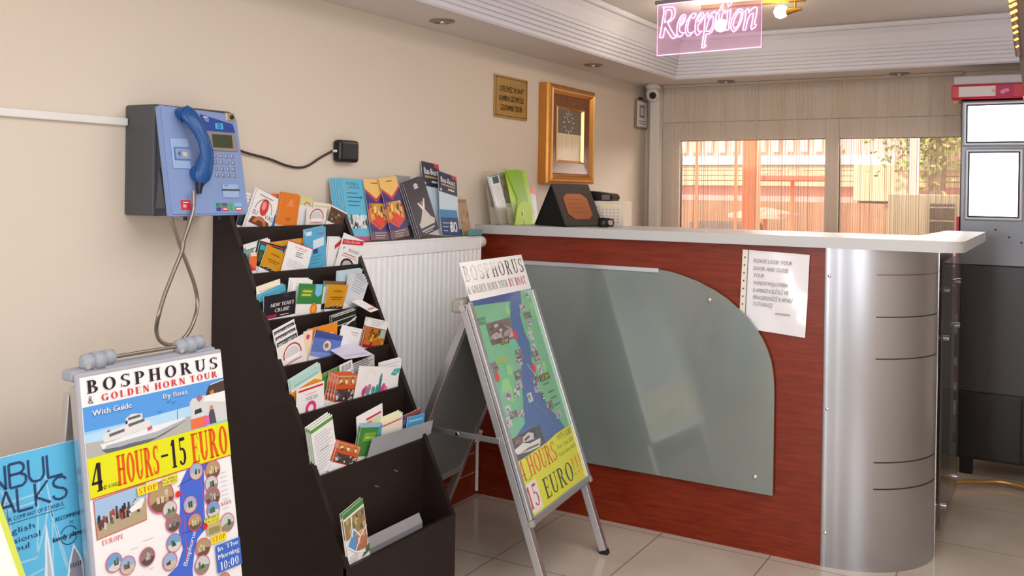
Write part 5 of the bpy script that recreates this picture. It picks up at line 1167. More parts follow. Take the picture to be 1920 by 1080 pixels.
# bright stand in the lower left corner
wc = thing('display_card', 'bright white slanted card with a yellow-green edge in the lower left corner', 'sign', (0.70, -2.9, 0))
cf = Fr((0.690, 0, 0), (0, 1, 0), (0, 0, 1))
b = MB(); b.prism([(-3.15, 0.0), (-2.402, 0.0), (-2.688, 0.86), (-3.15, 0.86)], cf, 0.0, 0.012, mat('card_white', (250, 250, 240), 0.6, noise=0)); b.build('card', wc)
b = MB(); b.prism([(-2.412, 0.001), (-2.401, 0.001), (-2.687, 0.861), (-2.698, 0.861)], cf, 0.0, 0.0128, mat('lime_edge', (214, 226, 90), 0.5, noise=0)); b.build('edge_strip', wc)

# ================================================================ reception counter
rc = thing('reception_counter', 'red wood reception counter with frosted grey panel and curved steel corner', 'counter', (1.0, 0.2, 0))
XS, CR, ZT = 1.585, 0.340, 1.210
b = MB(); b.box((0.001, 0.0, 0.0), (1.570, 0.022, ZT), REDWOOD); b.build('front_panel', rc)
b = MB(); b.box((1.570, 0.0, 0.0), (XS + 0.012, 0.03, ZT), mat('edge_silver', (206, 208, 206), 0.35, 0.5)); b.build('edge_strip', rc)
b = MB(); pts = []
for k in range(33):
    a = -pi / 2 + (pi / 2) * k / 32
    pts.append((XS + CR * cos(a), CR + CR * sin(a)))
pts = [(1.566, -0.003), (1.57, -0.004)] + [(x, y - 0.004 if k == 0 else y) for k, (x, y) in enumerate(pts)]
v = [(x, y, z) for x, y in pts for z in (0.0, ZT)]
b.add(v, [(2 * i, 2 * i + 2, 2 * i + 3, 2 * i + 1) for i in range(len(pts) - 1)], STEEL, True); b.build('steel_corner', rc)
GROOVE = mat('groove_dark', (44, 40, 38), 0.5)
for z in (1.115, 0.957, 0.800, 0.412, 0.312):
    b = MB(); v = []
    for k in range(17):
        a = radians(-62.0 + 58.0 * k / 16)
        r_ = CR + 0.0012
        for dz in (-0.0022, 0.0022): v.append((XS + r_ * cos(a), CR + r_ * sin(a), z + dz))
    b.add(v, [(2 * i, 2 * i + 2, 2 * i + 3, 2 * i + 1) for i in range(16)], GROOVE if z < 1.1 else mat('groove_copper', (150, 128, 104), 0.3, 0.8)); b.build('groove', rc)
for z in (1.105, 0.6, 0.13):
    b = MB(); b.lathe([(0.007, 0.0), (0.0065, 0.003), (0.003, 0.004)], Fr((1.583, -0.004, z), (1, 0, 0), (0, 0, 1)), CHROME, 12); b.build('screw', rc)
b = MB(); b.box((1.880, CR - 0.01, 0.0), (1.898, 1.16, ZT), REDWOOD); b.build('return_panel', rc)
b = MB(); b.box((1.921, CR - 0.004, 0.0), (1.927, CR + 0.012, ZT), CHROME); b.build('corner_trim', rc)
b = MB(); b.box((1.9265, 0.44, 0.07), (1.934, 1.14, 1.15), mat('smoked_glass', (96, 102, 96), 0.06, noise=0, alpha=0.55)); rg = b.build('glass_panel', rc)
for y in (0.55, 1.02):
    for z in (0.14, 0.83, 1.03):
        b = MB(); b.tube([(1.898, y, z), (1.9265, y, z)], 0.008, CHROME, 10); b.tube([(1.934, y, z), (1.946, y, z)], 0.012, CHROME, 12); b.build('standoff', rg)
b = MB(); b.box((0.02, 0.022, 0.62), (1.55, 0.40, 0.64), REDWOOD); b.box((0.02, 0.34, 0), (0.04, 0.40, ZT), REDWOOD); b.build('inner_shelf', rc)
# frosted grey panel
fp = Fr((0, -0.012, 0), (1, 0, 0), (0, 0, 1))
FROST = mat('frosted_panel', (117, 124, 120), 0.14, noise=0.03, nscale=5, spec=0.9, coat=1.0)
arc_ = [(0.900, 1.092), (0.953, 1.087), (1.003, 1.075), (1.073, 1.053), (1.139, 1.024), (1.190, 0.995), (1.238, 0.958), (1.280, 0.922), (1.314, 0.880), (1.340, 0.842), (1.360, 0.800), (1.374, 0.758), (1.382, 0.712), (1.386, 0.66), (1.387, 0.60)]
b = MB(); b.prism([(0.225, 0.240), (1.387, 0.240)] + arc_[::-1] + [(0.225, 1.092)], fp, 0.0, 0.010, FROST); fo = b.build('frosted_panel', rc)
for x, z in ((1.122, 0.982), (1.317, 0.302), (0.27, 0.30), (0.27, 0.98)):
    b = MB(); b.tube([(x, -0.0, z), (x, -0.0225, z)], 0.007, CHROME, 12); b.tube([(x, -0.0215, z), (x, -0.026, z), (x, -0.028, z)], [0.010, 0.009, 0.005], CHROME, 14); b.build('stud', fo)
b = MB(); b.box((0.225, -0.026, 1.078), (0.902, 0.0, 1.098), ALU, 0.002); b.build('aluminium_strip', rc)
# worktop: a thing of its own
b = MB(); ZA, ZB2 = 1.211, 1.252
TOP = mat('worktop_grey', (190, 188, 187), 0.42, noise=0.02)
out = [(0.001, -0.03), (1.955, -0.03)]
for k in range(1, 9):
    a = -pi / 2 + (pi / 2) * k / 8; out.append((1.955 + 0.085 * cos(a), 0.055 + 0.085 * sin(a)))
out += [(2.035, 1.16), (1.87, 1.16), (1.84, 0.46), (0.001, 0.44)]
b.prism(out, Fr((0, 0, 0), (1, 0, 0), (0, 1, 0)), ZA, ZB2, TOP)
b.build('worktop', label='long light grey worktop lying on the reception counter', cat='worktop', origin=(1.0, 0.2, ZA))

# notice in a punched plastic sleeve ---------------------------------------
nt_ = thing('paper_notice', 'white notice in a punched plastic sleeve taped to the red counter front', 'notice', (1.37, -0.004, 1.03))
qd = [Vector((1.250, 0, 1.190)), Vector((1.510, 0, 1.181)), Vector((1.497, 0, 0.862)), Vector((1.240, 0, 0.880))]
nu = (qd[1] - qd[0]).normalized(); nf = Fr((1.243, -0.0004, 0.876), nu, (0, 0, 1))
b = MB(); GX, GY = 9, 11; vs = []
for j in range(GY):
    for i in range(GX):
        s_, t_ = i / (GX - 1), j / (GY - 1)
        p = (qd[3] * (1 - s_) + qd[2] * s_) * (1 - t_) + (qd[0] * (1 - s_) + qd[1] * s_) * t_
        vs.append((p.x, -0.003 - 0.004 * abs(sin(5 * s_ + 3 * t_)) * s_ - 0.002 * random.random(), p.z))
b.add(vs, [(j * GX + i, j * GX + i + 1, (j + 1) * GX + i + 1, (j + 1) * GX + i) for j in range(GY - 1) for i in range(GX - 1)], mat('sleeve_plastic', (228, 224, 226), 0.12, noise=0.02, coat=0.8), True)
b.build('sleeve', nt_)
b = MB(); b.add([(1.250, -0.0085, 1.190), (1.272, -0.0085, 1.189), (1.262, -0.0085, 0.905), (1.240, -0.0085, 0.905)], [(3, 2, 1, 0)], mat('sleeve_edge', (222, 214, 196), 0.3))
b.stroke([(1.273, 1.189), (1.263, 0.905)], 0.0025, Fr((0, -0.0088, 0), (1, 0, 0), (0, 0, 1)), 0, P(86, 78, 90))
for k in range(9):
    z = 1.160 - k * 0.031; x = 1.260 - (1.19 - z) * 0.035
    b.disc(x, z, 0.0036, Fr((0, -0.0088, 0), (1, 0, 0), (0, 0, 1)), 0.0001, P(80, 60, 56), 10)
b.build('punched_edge', nt_)
b = MB(); tf = Fr((0, -0.0105, 0), Vector((1, 0, -0.034)), (0, 0, 1)); G = P(128, 122, 128)
for t, z, wd in (('PLEASE LOCK YOUR', 1.142, .15), ('DOOR AND CLOSE', 1.112, .135), ('YOUR', 1.085, .043), ('WINDOW[LÜTFEN', 1.055, .133), ('KAPINIZI KİLİTLİ VE', 1.026, .137), ('PENCERENİZİ KAPALI', 0.998, .152), ('TUTUNUZ]', 0.972, .075)):
    b.text(t, tf, 1.294, z + 1.294 * 0.034, 0.0145, G, 0, width=wd, shear=.25)
b.quad(1.383, 0.944 + 1.383 * 0.034, 1.441, 0.949 + 1.383 * 0.034, tf, 0, P(160, 154, 160))
b.build('lettering', nt_)

# ================================================================ things on the counter and radiator
# clear acrylic holder at the left end
ah = thing('acrylic_holder', 'empty clear acrylic leaflet holder at the left end of the counter', 'leaflet holder', (0.08, 0.05, ZB2))
hf = Fr((0.10, 0.02, ZB2), (0, 1, 0), (-0.17, 0, 0.985))
b = MB(); b.box((-0.045, 0.002, -0.016), (0.135, 0.25, -0.013), ACRYL, 0, hf); b.build('back_plate', ah)
b = MB(); b.box((-0.045, 0.0, -0.016), (0.135, 0.004, 0.03), ACRYL, 0, hf); b.box((-0.045, 0.0, 0.027), (0.135, 0.075, 0.030), ACRYL, 0, hf); b.box((-0.045, 0.0, -0.013), (-0.042, 0.08, 0.028), ACRYL, 0, hf); b.build('pocket', ah)
b = MB(); b.box((0.0, 0.006, 0.010), (0.07, 0.05, 0.0115), PAPER, 0, hf); b.quad(0.008, 0.036, 0.062, 0.048, hf, 0.0118, P(24, 22, 26)); b.quad(0.008, 0.033, 0.062, 0.036, hf, 0.0118, P(120, 160, 206))
tag(b.build('business_card'), 'small white card with a black band inside the clear acrylic holder', 'card')
# lime green holder
lh = thing('lime_holder', 'lime green leaflet holder with a round hole on the counter', 'leaflet holder', (0.13, 0.2, ZB2))
LIME = mat('lime_plastic', (166, 206, 20), 0.4); LIMED = mat('lime_deep', (130, 178, 10), 0.4)
lf = Fr((0.185, 0.045, ZB2), (0, 1, 0), (-0.10, 0, 0.995))
b = MB(); bk = Fr((0.16, 0.10, ZB2), (0, 1, 0), (-0.24, 0, 0.97)); b.box((0.0, 0.002, -0.022), (0.20, 0.272, -0.019), LIME, 0.001, bk); b.build('back_plate', lh)
b = MB(); b.prism([(0.0, 0.002), (0.125, 0.002), (0.16, 0.11), (0.155, 0.265), (0.105, 0.272), (0.04, 0.265), (0.0, 0.262), (0.06, 0.13)], Fr(bk(0, 0, -0.018), bk.U, bk.V), 0.0, 0.003, LIMED); b.build('liner', lh)
b = MB(); pl = [(-0.03, 0.001), (0.03, 0.001), (0.032, 0.012), (0.046, 0.026), (0.060, 0.012), (0.062, 0.001), (0.125, 0.001), (0.145, 0.062), (0.125, 0.105), (0.045, 0.11), (0.005, 0.085)]
b.prism(pl, lf, 0.0, 0.003, LIME); b.build('front_plate', lh)
b = MB(); b.disc(0.05, 0.054, 0.010, lf, 0.0034, P(226, 232, 190), 14, 0.015); b.disc(0.045, 0.052, 0.007, lf, 0.0036, P(70, 90, 20), 12, 0.012); b.build('hole', lh)
# clear holder for the white leaflets
b = MB(); b.box((-0.10, 0.0, -0.05), (-0.002, 0.003, 0.012), ACRYL, 0, Fr((0.155, 0.10, ZB2), (0, 1, 0), (-0.2, 0, 0.98))); b.box((-0.10, 0.0, 0.010), (-0.002, 0.10, 0.013), ACRYL, 0, Fr((0.155, 0.10, ZB2), (0, 1, 0), (-0.2, 0, 0.98)))
b.build('acrylic_holder', label='clear acrylic holder carrying the white leaflets on the counter', cat='leaflet holder', origin=(0.155, 0.1, ZB2))
# tent-shaped desk plaque
tp = thing('desk_plaque', 'dark leather tent-shaped plaque with a copper shield on the counter', 'plaque', (0.34, 0.16, ZB2))
LEA = mat('dark_leather', (44, 35, 33), 0.5, bump=0.4, bscale=400); COP = mat('copper_plate', (140, 74, 34), 0.4, 0.4, noise=0.08, nscale=40)
F0, tn, tw = Vector((0.449, 0.02, ZB2 + 0.001)), Vector((0.9, -0.43, 0)).normalized(), Vector((0.43, 0.9, 0)).normalized()
TLn, TD, TB, TH = 0.205, 0.24, 0.115, 0.190            # length, depth, setback of the ridge, height
tf_ = Fr(F0, tw, -tn * TB + Vector((0, 0, TH)))
sl = math.hypot(TB, TH)
b = MB(); b.box((-0.004, 0.003, -0.004), (TLn + 0.004, sl, 0.003), LEA, 0.002, tf_); b.build('front_cover', tp)
B0 = F0 - tn * TD
tbk = Fr(B0 + tw * TLn, -tw, tn * (TD - TB) + Vector((0, 0, TH)))
b = MB(); b.box((-0.004, 0.003, -0.004), (TLn + 0.004, math.hypot(TD - TB, TH) - 0.004, 0.002), mat('felt_and_shade_black', (14, 13, 13), 0.9), 0.001, tbk); b.build('back_cover', tp)
b = MB(); ap = F0 - tn * TB + Vector((0, 0, TH - 0.004)); tri = [F0 + tw * 0.002, B0 + tw * 0.002, ap + tw * 0.002]
b.add(tri + [p + tw * 0.004 for p in tri], [(0, 2, 1), (3, 4, 5), (0, 1, 4, 3), (1, 2, 5, 4), (2, 0, 3, 5)], MATS['felt_and_shade_black']); b.build('shade_triangle', tp)  # black sheet painted in for the shade inside the open tent end
b = MB(); k_ = 1.16
b.prism([(u * k_, v * k_) for u, v in ((0.055, 0.03), (0.12, 0.03), (0.145, 0.05), (0.145, 0.125), (0.12, 0.145), (0.05, 0.145), (0.028, 0.125), (0.028, 0.055))], tf_, 0.003, 0.005, COP)
for k in range(4): b.quad(0.055, 0.070 + k * 0.022, 0.145, 0.075 + k * 0.022, tf_, 0.0056, P(110, 60, 26))
b.build('shield', tp)
# calendar box and black device
cb = thing('desk_calendar', 'cream desk calendar box showing 15 behind the leather plaque', 'calendar', (0.56, 0.22, ZB2))
b = MB(); b.box((0.43, 0.262, ZB2), (0.618, 0.352, ZB2 + 0.116), mat('cream_card', (226, 212, 190), 0.6), 0.003); b.build('box', cb)
ff = Fr((0.43, 0.2615, ZB2), (1, 0, 0), (0, 0, 1))
b = MB(); b.quad(0.022, 0.012, 0.060, 0.110, ff, 0.0004, P(236, 236, 236)); b.text('15', ff, 0.031, 0.064, 0.026, P(40, 40, 50), 0.0008, width=0.022, bold=.08); b.build('day_slip', cb)
b = MB(); b.quad(0.068, 0.01, 0.178, 0.104, ff, 0.0004, P(232, 216, 200)); b.quad(0.072, 0.09, 0.172, 0.10, ff, 0.0008, P(240, 224, 180))
for k in range(5):
    for j in range(5): b.quad(0.078 + k * 0.019, 0.018 + j * 0.014, 0.086 + k * 0.019, 0.024 + j * 0.014, ff, 0.0008, P(190, 172, 160))
b.build('month_sheet', cb)
kd = thing('card_terminal', 'black rounded device lying on the calendar box', 'device', (0.53, 0.24, ZB2 + 0.113))
b = MB(); b.prism([(0.402, 0.001), (0.552, 0.001), (0.560, 0.018), (0.55, 0.034), (0.50, 0.040), (0.45, 0.046), (0.42, 0.040), (0.402, 0.020)], Fr((0, 0, ZB2 + 0.116), (1, 0, 0), (0, 0, 1)), -0.345, -0.265, mat('device_black', (30, 28, 28), 0.25)); b.build('body', kd)
b = MB(); b.box((0.505, 0.2635, ZB2 + 0.122), (0.546, 0.2648, ZB2 + 0.146), mat('device_grey', (110, 102, 98), 0.3)); b.build('label_window', kd)
mg = thing('mug', 'black mug with a loop handle beside the calendar box', 'mug', (0.52, 0.15, ZB2))
b = MB(); b.lathe([(0.022, 0), (0.025, 0.004), (0.025, 0.042), (0.022, 0.042), (0.021, 0.006)], Fr((0.568, 0.150, ZB2), (1, 0, 0), (0, 1, 0)), BLACK, 18); b.build('body', mg)
b = MB(); b.tube([(0.568 + 0.023, 0.150, ZB2 + 0.036), (0.568 + 0.045, 0.150, ZB2 + 0.036), (0.568 + 0.05, 0.150, ZB2 + 0.02), (0.568 + 0.045, 0.150, ZB2 + 0.006), (0.568 + 0.023, 0.150, ZB2 + 0.008)], 0.004, BLACK, 8); b.build('handle', mg)
b = MB(); b.box((0.03, -0.24, 1.2085), (0.112, -0.142, 1.235), mat('teal_box', (96, 146, 150), 0.5), 0.003)
b.build('small_box', label='flat teal box at the right end of the radiator top', cat='box', origin=(0.07, -0.19, 1.2085))

# grey sheets in the rack ------------------------------------------------------
fr = tier_frame(6, -1)
b = MB(); b.prism([(-0.045, -0.03), (0.250, -0.03), (0.258, 0.001), (0.312, 0.004), (0.322, 0.050), (-0.012, 0.060)], fr, -0.002, 0.0, mat('grey_acrylic', (150, 150, 156), 0.15, noise=0.02))
b.build('divider_sheet', label='grey see-through plastic sheet in front of the leaflets on the sixth tier', cat='divider', origin=fr(0.18, -0.04))
b = MB(); y0_, y1_ = -1.44, -1.13; pts = [(0.475, 0.118), (0.478, 0.30), (0.505, 0.33), (0.52, 0.30), (0.522, 0.113)]
v = [(x, y, z) for x, z in pts for y in (y0_, y1_)]
b.add(v, [(2 * i, 2 * i + 1, 2 * i + 3, 2 * i + 2) for i in range(len(pts) - 1)], mat('grey_card', (150, 146, 148), 0.35))
b.build('folded_card', label='empty folded grey card standing in the bottom bin of the rack', cat='card', origin=(0.5, -1.3, 0.113))
# overhanging leaflets
for i, (c, u, w_, h_, a, lab) in enumerate((((0.262, -1.135, 1.005), 0, 0.075, 0.09, 0.5, 'white leaflet drooping over the third tier edge at the right'), ((0.31, -1.27, 0.871), 0, 0.12, 0.09, -0.3, 'pale lavender leaflet lying across the fourth tier edge'))):
    b = MB(); t = Vector((cos(0.35), 0, -sin(0.35))); s_ = Vector((-sin(a) * .6, cos(a), 0)).normalized(); f = Fr(Vector(c), s_, -t)
    b.box((-w_ / 2, -h_ * 0.55, 0.0), (w_ / 2, h_ * 0.45, 0.0012), PAPER if i == 0 else mat('lavender_paper', (206, 200, 218), 0.5), 0, f)
    b.quad(-w_ * .4, -h_ * .4, w_ * .4, -h_ * .3, f, 0.0016, P(206, 120, 90) if i == 0 else P(180, 176, 206))
    b.build('leaflet', label=lab, cat='leaflet', group='leaflets on the %s of the rack' % ('third tier', 'fourth tier')[i], origin=c)

# ================================================================ drinks cooler
co = thing('drinks_cooler', 'tall dark metal cooler with red header and two glowing white panes', 'cooler', (2.2, 1.75, 0))
CX0, CX1, CY = 1.884, 2.52, 1.60
CGREY = mat('cooler_fade_light', (122, 125, 131), 0.30, 0.8, noise=0.05, nscale=6); CDARK = mat('cooler_dark', (58, 57, 60), 0.22, 0.75, noise=0.08, nscale=5)
b = MB(); b.box((CX0, CY, 0.085), (CX1, 1.885, 1.905), CDARK, 0.006); b.build('body', co)
b = MB(); b.box((CX0 + 0.004, CY - 0.008, 1.07), (CX1 - 0.004, CY, 1.90), CGREY, 0.004); b.build('door_fade_light', co)  # one door in two tones, its downward fade of reflected light painted in
b = MB(); b.box((CX0 + 0.012, CY - 0.008, 0.430), (CX1 - 0.004, CY, 1.068), mat('cooler_fade_dark', (74, 74, 77), 0.26, 0.8, noise=0.06, nscale=5), 0.003); b.build('door_fade_dark', co)  # darker half of the painted fade
b = MB(); b.box((CX0 + 0.012, CY - 0.007, 0.095), (2.176, CY, 0.424), CDARK, 0.003); b.box((2.180, CY - 0.007, 0.095), (CX1 - 0.004, CY, 0.424), CDARK, 0.003); b.build('kick_panel', co)
GLOW = mat('glowing_pane', (250, 252, 255), 0.2, emit=2.2, noise=0); RUB = mat('rubber_seal', (58, 52, 66), 0.5)
for x0, z0, x1, z1 in ((1.912, 1.686, 2.44, 1.878), (1.924, 1.312, 2.152, 1.640), (2.20, 1.312, 2.44, 1.640)):
    b = MB(); b.box((x0 - 0.018, CY - 0.020, z0 - 0.018), (x1 + 0.018, CY - 0.006, z1 + 0.018), mat('pane_frame', (186, 190, 200), 0.35, 0.4), 0.008); fo = b.build('pane_frame', co)
    b = MB(); b.box((x0 - 0.002, CY - 0.023, z0 - 0.002), (x1 + 0.002, CY - 0.016, z1 + 0.002), RUB, 0.003); b.build('seal', fo)
    b = MB(); b.box((x0 + 0.006, CY - 0.0245, z0 + 0.006), (x1 - 0.006, CY - 0.022, z1 - 0.006), GLOW, 0.001); b.build('pane', fo)
b = MB(); b.box((1.842, CY - 0.05, 1.905), (CX1, 1.80, 1.978), mat('header_red', (196, 32, 56), 0.25), 0.008); hd = b.build('header', co)
hf2 = Fr((1.842, CY - 0.0505, 1.905), (1, 0, 0), (0, 0, 1))
b = MB(); b.box((0.035, 0.012, 0.0), (0.20, 0.062, 0.002), mat('label_white', (222, 212, 214), 0.4), 0, hf2); b.quad(0.185, 0.030, 0.196, 0.048, hf2, 0.0024, P(196, 170, 176)); b.build('label', hd)
b = MB(); b.quad(0.205, 0.006, 0.28, 0.066, hf2, 0.001, P(180, 30, 84)); b.flat([(0.218, 0.030), (0.232, 0.044), (0.256, 0.048), (0.262, 0.034), (0.240, 0.026), (0.232, 0.018)], hf2, 0.0014, P(222, 130, 170)); b.build('emblem', hd)
b = MB(); b.box((1.852, CY - 0.04, 1.979), (CX1, 1.80, 2.022), mat('header_grey', (190, 186, 192), 0.4), 0.006); b.build('header_cap', co)
b = MB(); b.ball((1.862, CY - 0.02, 1.895), 0.016, mat('amber_cap', (196, 150, 130), 0.4), 12); b.build('hinge_cap', co)
# red and white side strip
b = MB(); z = 0.16
for h_, c_ in ((0.05, (20, 18, 20)), (0.09, (150, 130, 120)), (0.075, (206, 206, 206)), (0.05, (130, 30, 50)), (0.04, (214, 214, 210)), (0.09, (150, 36, 60)), (0.04, (206, 200, 200)), (0.12, (60, 44, 48)), (0.05, (200, 200, 200)), (0.05, (214, 190, 190)), (0.30, (176, 44, 80)), (0.20, (206, 60, 90))):
    b.box((1.872, CY - 0.006, z), (1.884, CY + 0.02, z + h_ - 0.002), P(*c_)); z += h_
b.build('side_strip', co)
for x in (1.93, 2.46):
    b = MB(); b.box((x - 0.03, 1.63, 0.0), (x + 0.03, 1.70, 0.086), BLACK, 0.004); b.build('foot', co)
for x, z in ((2.11, 1.215), (2.165, 1.19), (2.05, 1.25)):
    b = MB(); b.lathe([(0.005, 0.0), (0.004, 0.002)], Fr((x, CY - 0.008, z), (1, 0, 0), (0, 0, 1)), RUB, 10); b.build('rivet', co)
# tinsel garland on the floor
pth = smooth_path([(1.86, 1.30, 0.02), (1.94, 1.36, 0.03), (2.02, 1.44, 0.022), (2.10, 1.48, 0.024), (2.20, 1.46, 0.020), (2.32, 1.36, 0.018)], 8)
b = MB(); GLD = mat('gold_tinsel', (200, 156, 90), 0.3, 0.7, noise=0.2, nscale=60); b.tube(pth, 0.010, GLD, 7)
for p in pth:
    for k in range(7):
        d_ = Vector((random.gauss(0, 1), random.gauss(0, 1), random.gauss(0, 1))).normalized() * 0.016; e_ = d_.orthogonal().normalized() * 0.0016
        b.add([p - e_, p + e_, p + d_], [(0, 1, 2)], GLD)
b.v = [(x, y, max(z, 0.001)) for x, y, z in b.v]
b.build('tinsel_garland', label='gold tinsel garland lying on the floor before the cooler', cat='garland', origin=(2.05, 1.42, 0.0))

# ================================================================ overhead
rs = thing('neon_sign', 'pink glowing Reception sign on a clear hanging pane', 'sign', (1.10, 0, 2.18))
sg = Fr((0.871, 0.0, 1.980), (0.994, -0.11, 0), (0, 0, 1)); SWd, SHt = 0.457, 0.214
b = MB(); b.box((0, 0.0, -0.004), (SWd, SHt, 0.0), mat('pink_acrylic', (226, 170, 206), 0.05, noise=0, alpha=0.28), 0, sg); b.build('acrylic_pane', rs)
NEON = mat('neon_pink', (250, 176, 232), 0.4, emit=1.5, noise=0); NEONL = mat('neon_violet', (244, 196, 255), 0.4, emit=1.7, noise=0)
b = MB(); b.tube([sg(0.002, 0.002, 0.002), sg(SWd - 0.002, 0.002, 0.002), sg(SWd - 0.002, SHt - 0.002, 0.002), sg(0.002, SHt - 0.002, 0.002)], 0.0022, NEON, 6, closed=True); b.build('border', rs)
NEON_LETTERS = {
    'R': [[(27, 198), (28, 202), (53, 200), (71, 198), (82, 188), (83, 172), (80, 156), (71, 146), (59, 138), (50, 134), (62, 111), (82, 80), (92, 76), (88, 71), (74, 67), (63, 77), (38, 117), (31, 82), (31, 76), (12, 76), (15, 86), (26, 148), (31, 177), (31, 195)], [(42, 187), (56, 188), (66, 183), (69, 169), (65, 152), (52, 141), (35, 136)]],
    'e': [[(128, 159), (120, 161), (108, 154), (96, 130), (92, 106), (92, 88), (97, 75), (105, 71), (117, 77), (125, 87), (113, 87), (104, 96), (103, 112), (119, 124), (128, 138), (131, 154)], [(121, 152), (113, 146), (106, 132), (104, 121), (115, 128), (123, 143)]],
    'c': [[(177, 159), (164, 161), (150, 152), (136, 129), (130, 103), (132, 85), (139, 72), (151, 72), (168, 88), (151, 81), (142, 88), (140, 108), (145, 130), (156, 149), (166, 140), (176, 153)]],
    'e2': [[(207, 160), (198, 160), (186, 150), (177, 131), (174, 107), (174, 85), (181, 71), (190, 73), (205, 87), (192, 84), (186, 95), (185, 111), (200, 123), (209, 137), (211, 152)], [(200, 153), (191, 145), (185, 124), (194, 127), (204, 142)]],
    'p': [[(215, 145), (229, 159), (231, 153), (229, 135), (245, 153), (259, 159), (265, 155), (266, 144), (263, 123), (257, 97), (247, 79), (233, 71), (222, 72), (216, 27), (225, 27), (217, 20), (204, 17), (206, 30), (213, 80), (218, 143)], [(248, 144), (233, 126), (225, 100), (222, 83), (237, 82), (247, 94), (252, 115), (253, 139)]],
    't': [[(291, 185), (284, 175), (280, 162), (269, 150), (279, 148), (278, 132), (274, 107), (274, 89), (282, 80), (294, 90), (287, 90), (285, 106), (289, 131), (291, 148), (304, 150), (304, 157), (292, 159), (293, 176), (295, 186)]],
    'i': [[(308, 153), (327, 160), (325, 134), (321, 109), (318, 92), (326, 93), (315, 79), (308, 80), (306, 93), (312, 120), (313, 144), (313, 152)], [(330, 196), (319, 195), (314, 187), (316, 172), (327, 179), (331, 189)]],
    'o': [[(370, 158), (359, 157), (343, 141), (331, 118), (328, 97), (331, 80), (340, 70), (353, 78), (367, 98), (376, 122), (378, 141), (376, 153)], [(364, 149), (352, 138), (341, 115), (338, 98), (344, 81), (355, 90), (366, 111), (371, 134), (369, 147)]],
    'n': [[(384, 143), (399, 158), (403, 153), (401, 139), (417, 155), (430, 159), (436, 155), (434, 131), (429, 107), (425, 92), (434, 91), (430, 81), (414, 72), (412, 79), (417, 104), (422, 137), (409, 132), (399, 114), (394, 93), (391, 74), (379, 73), (380, 82), (388, 119), (390, 142)]],
}
for k, outs in NEON_LETTERS.items():
    b = MB()
    for o in outs: b.tube([sg(x / 1000, y / 1000, 0.003) for x, y in o], 0.0023, NEONL, 6, closed=True)
    b.build('letter_' + k[0], rs)
for u in (0.03, SWd - 0.03):
    b = MB(); b.tube([sg(u, SHt, -0.002), Vector((sg(u, 0, 0).x, sg(u, 0, 0).y, ZC))], 0.0025, CHROME, 6); b.build('hanging_wire', rs)
b = MB(); b.box((-0.01, SHt, -0.012), (SWd * 0.55, SHt + 0.016, 0.008), mat('bracket_grey', (150, 146, 144), 0.4, 0.6), 0.003, sg); b.build('hanger', rs)
# spotlight bar with two bulbs
sb = thing('spotlight_bar', 'brass ceiling spotlight bar with two glowing bulbs behind the Reception sign', 'lamp', (1.05, 0.75, ZC))
BR_ = mat('polished_brass', (200, 150, 70), 0.25, 0.9); BULB = mat('lit_bulb', (255, 236, 190), 0.4, emit=14, noise=0)
b = MB(); b.box((0.80, 0.735, ZC - 0.022), (1.30, 0.765, ZC - 0.001), BR_, 0.004); b.build('bar', sb)
for x, z, dx in ((1.190, 2.268, 1), (0.902, 2.226, 1)):
    b = MB(); b.tube([(x + 0.062, 0.75, ZC - 0.02), (x + 0.062, 0.75, z)], 0.005, BR_, 8); b.tube([(x + 0.022, 0.75, z), (x + 0.05, 0.75, z + 0.003), (x + 0.078, 0.75, z + 0.006), (x + 0.092, 0.75, z + 0.006)], [0.020, 0.014, 0.010, 0.008], BR_, 14); so = b.build('lamp_holder', sb)
    b = MB(); b.tube([(x - 0.034, 0.75, z), (x - 0.026, 0.75, z), (x - 0.008, 0.75, z), (x + 0.014, 0.75, z + 0.001), (x + 0.03, 0.75, z + 0.002)], [0.010, 0.024, 0.032, 0.027, 0.015], BULB, 16); b.build('bulb', so)
    light('spot_bulb_light', 'POINT', (x - 0.05, 0.70, z - 0.035), None, 1.8, (1.0, 0.88, 0.70), shadow_soft_size=0.03)
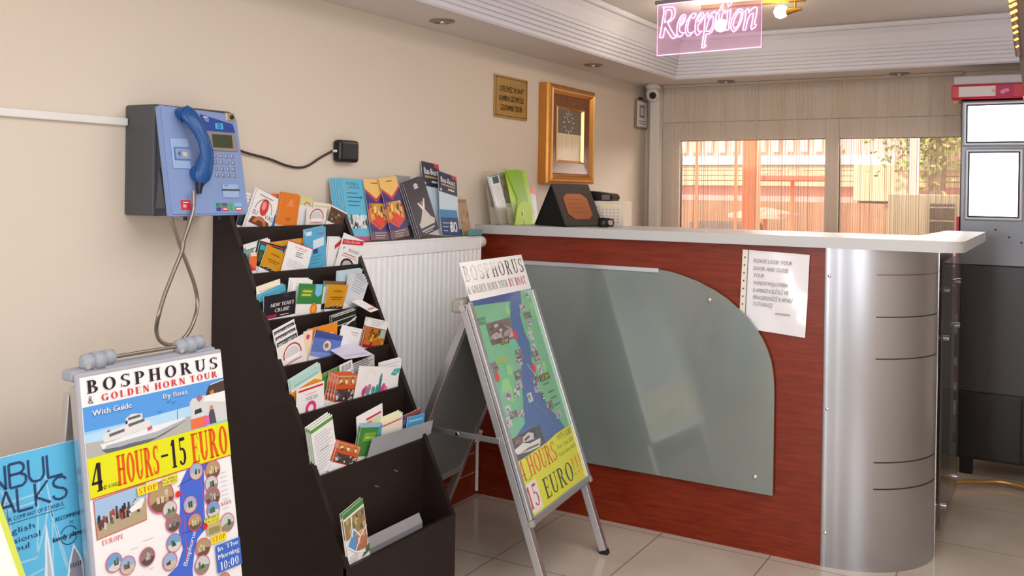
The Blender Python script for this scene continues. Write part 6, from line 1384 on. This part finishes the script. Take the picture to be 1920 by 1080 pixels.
# recessed downlights
for i, (x, y, lab) in enumerate(((0.166, -0.555, 'round chrome downlight in the soffit above the left wall, nearest'), (0.155, 0.875, 'round chrome downlight in the soffit above the brass plate and clock'), (0.571, 1.857, 'round downlight above the curtain, nearer the security camera'), (1.546, 1.925 - 0.04, 'round downlight above the curtain, nearer the cooler'))):
    t = thing('downlight', lab, 'downlight', (x, y, ZS), 'recessed downlights')
    f = Fr((x, y, ZS - 0.0005), (1, 0, 0), (0, -1, 0)); R0 = 0.052
    b = MB(); b.lathe([(R0, 0.0), (R0, 0.004), (R0 - 0.012, 0.007), (R0 - 0.02, 0.001), (R0 - 0.02, 0.0)], f, mat('downlight_ring', (150, 142, 138), 0.25, 0.85), 24); b.build('ring', t)
    b = MB(); b.disc(0, 0, R0 - 0.02, f, 0.0035, mat('downlight_lens', (110, 98, 92), 0.2, 0.3), 20); b.ball(f(0, 0, 0.003), 0.011, CHROME, 10); b.build('lens', t)
# dark board with rope light at the right edge
dw = thing('hanging_board', 'dark brown board at the upper right edge with an amber rope light', 'board', (2.4, -0.8, ZC))
DB = mat('dark_brown_board', (58, 40, 22), 0.5, noise=0.1)
b = MB(); b.prism([(2.246, 1.680), (2.60, 1.680), (2.60, ZC - 0.001), (2.217, ZC - 0.001), (2.224, 1.95), (2.234, 1.78)], Fr((0, -0.80, 0), (1, 0, 0), (0, 0, 1)), -0.03, 0.0, DB); b.build('board', dw)
b = MB(); b.box((2.244, -0.806, 1.676), (2.60, -0.768, 1.684), mat('amber_trim', (220, 140, 40), 0.3, 0.4), 0.002); b.build('bottom_trim', dw)
rp = [(2.232, -0.806, 1.79), (2.226, -0.806, 1.84), (2.220, -0.806, 1.90), (2.214, -0.806, 1.96), (2.207, -0.806, 2.06), (2.200, -0.806, 2.2), (2.198, -0.806, ZC - 0.002)]
b = MB(); b.tube(smooth_path(rp), 0.0075, mat('rope_light_tube', (90, 58, 50), 0.3, alpha=0.8), 10); ro = b.build('rope_light', dw)
AMB = mat('amber_led', (255, 190, 60), 0.4, emit=4.0, noise=0)
sp_ = smooth_path(rp, 12)
z = 1.815
while z < ZC - 0.02:
    p = min(sp_, key=lambda q: abs(q.z - z)); s_ = 0.35 + min(1.0, (z - 1.8) / 0.12) * 0.65
    b = MB(); b.tube([p + Vector((-0.0085 * s_, -0.0075, -0.004 * s_)), p + Vector((0.0085 * s_, -0.0075, 0.004 * s_))], 0.0032 * s_ + 0.0008, AMB, 7); b.build('led_bead', ro)
    z += 0.0185 if z < 1.95 else 0.03
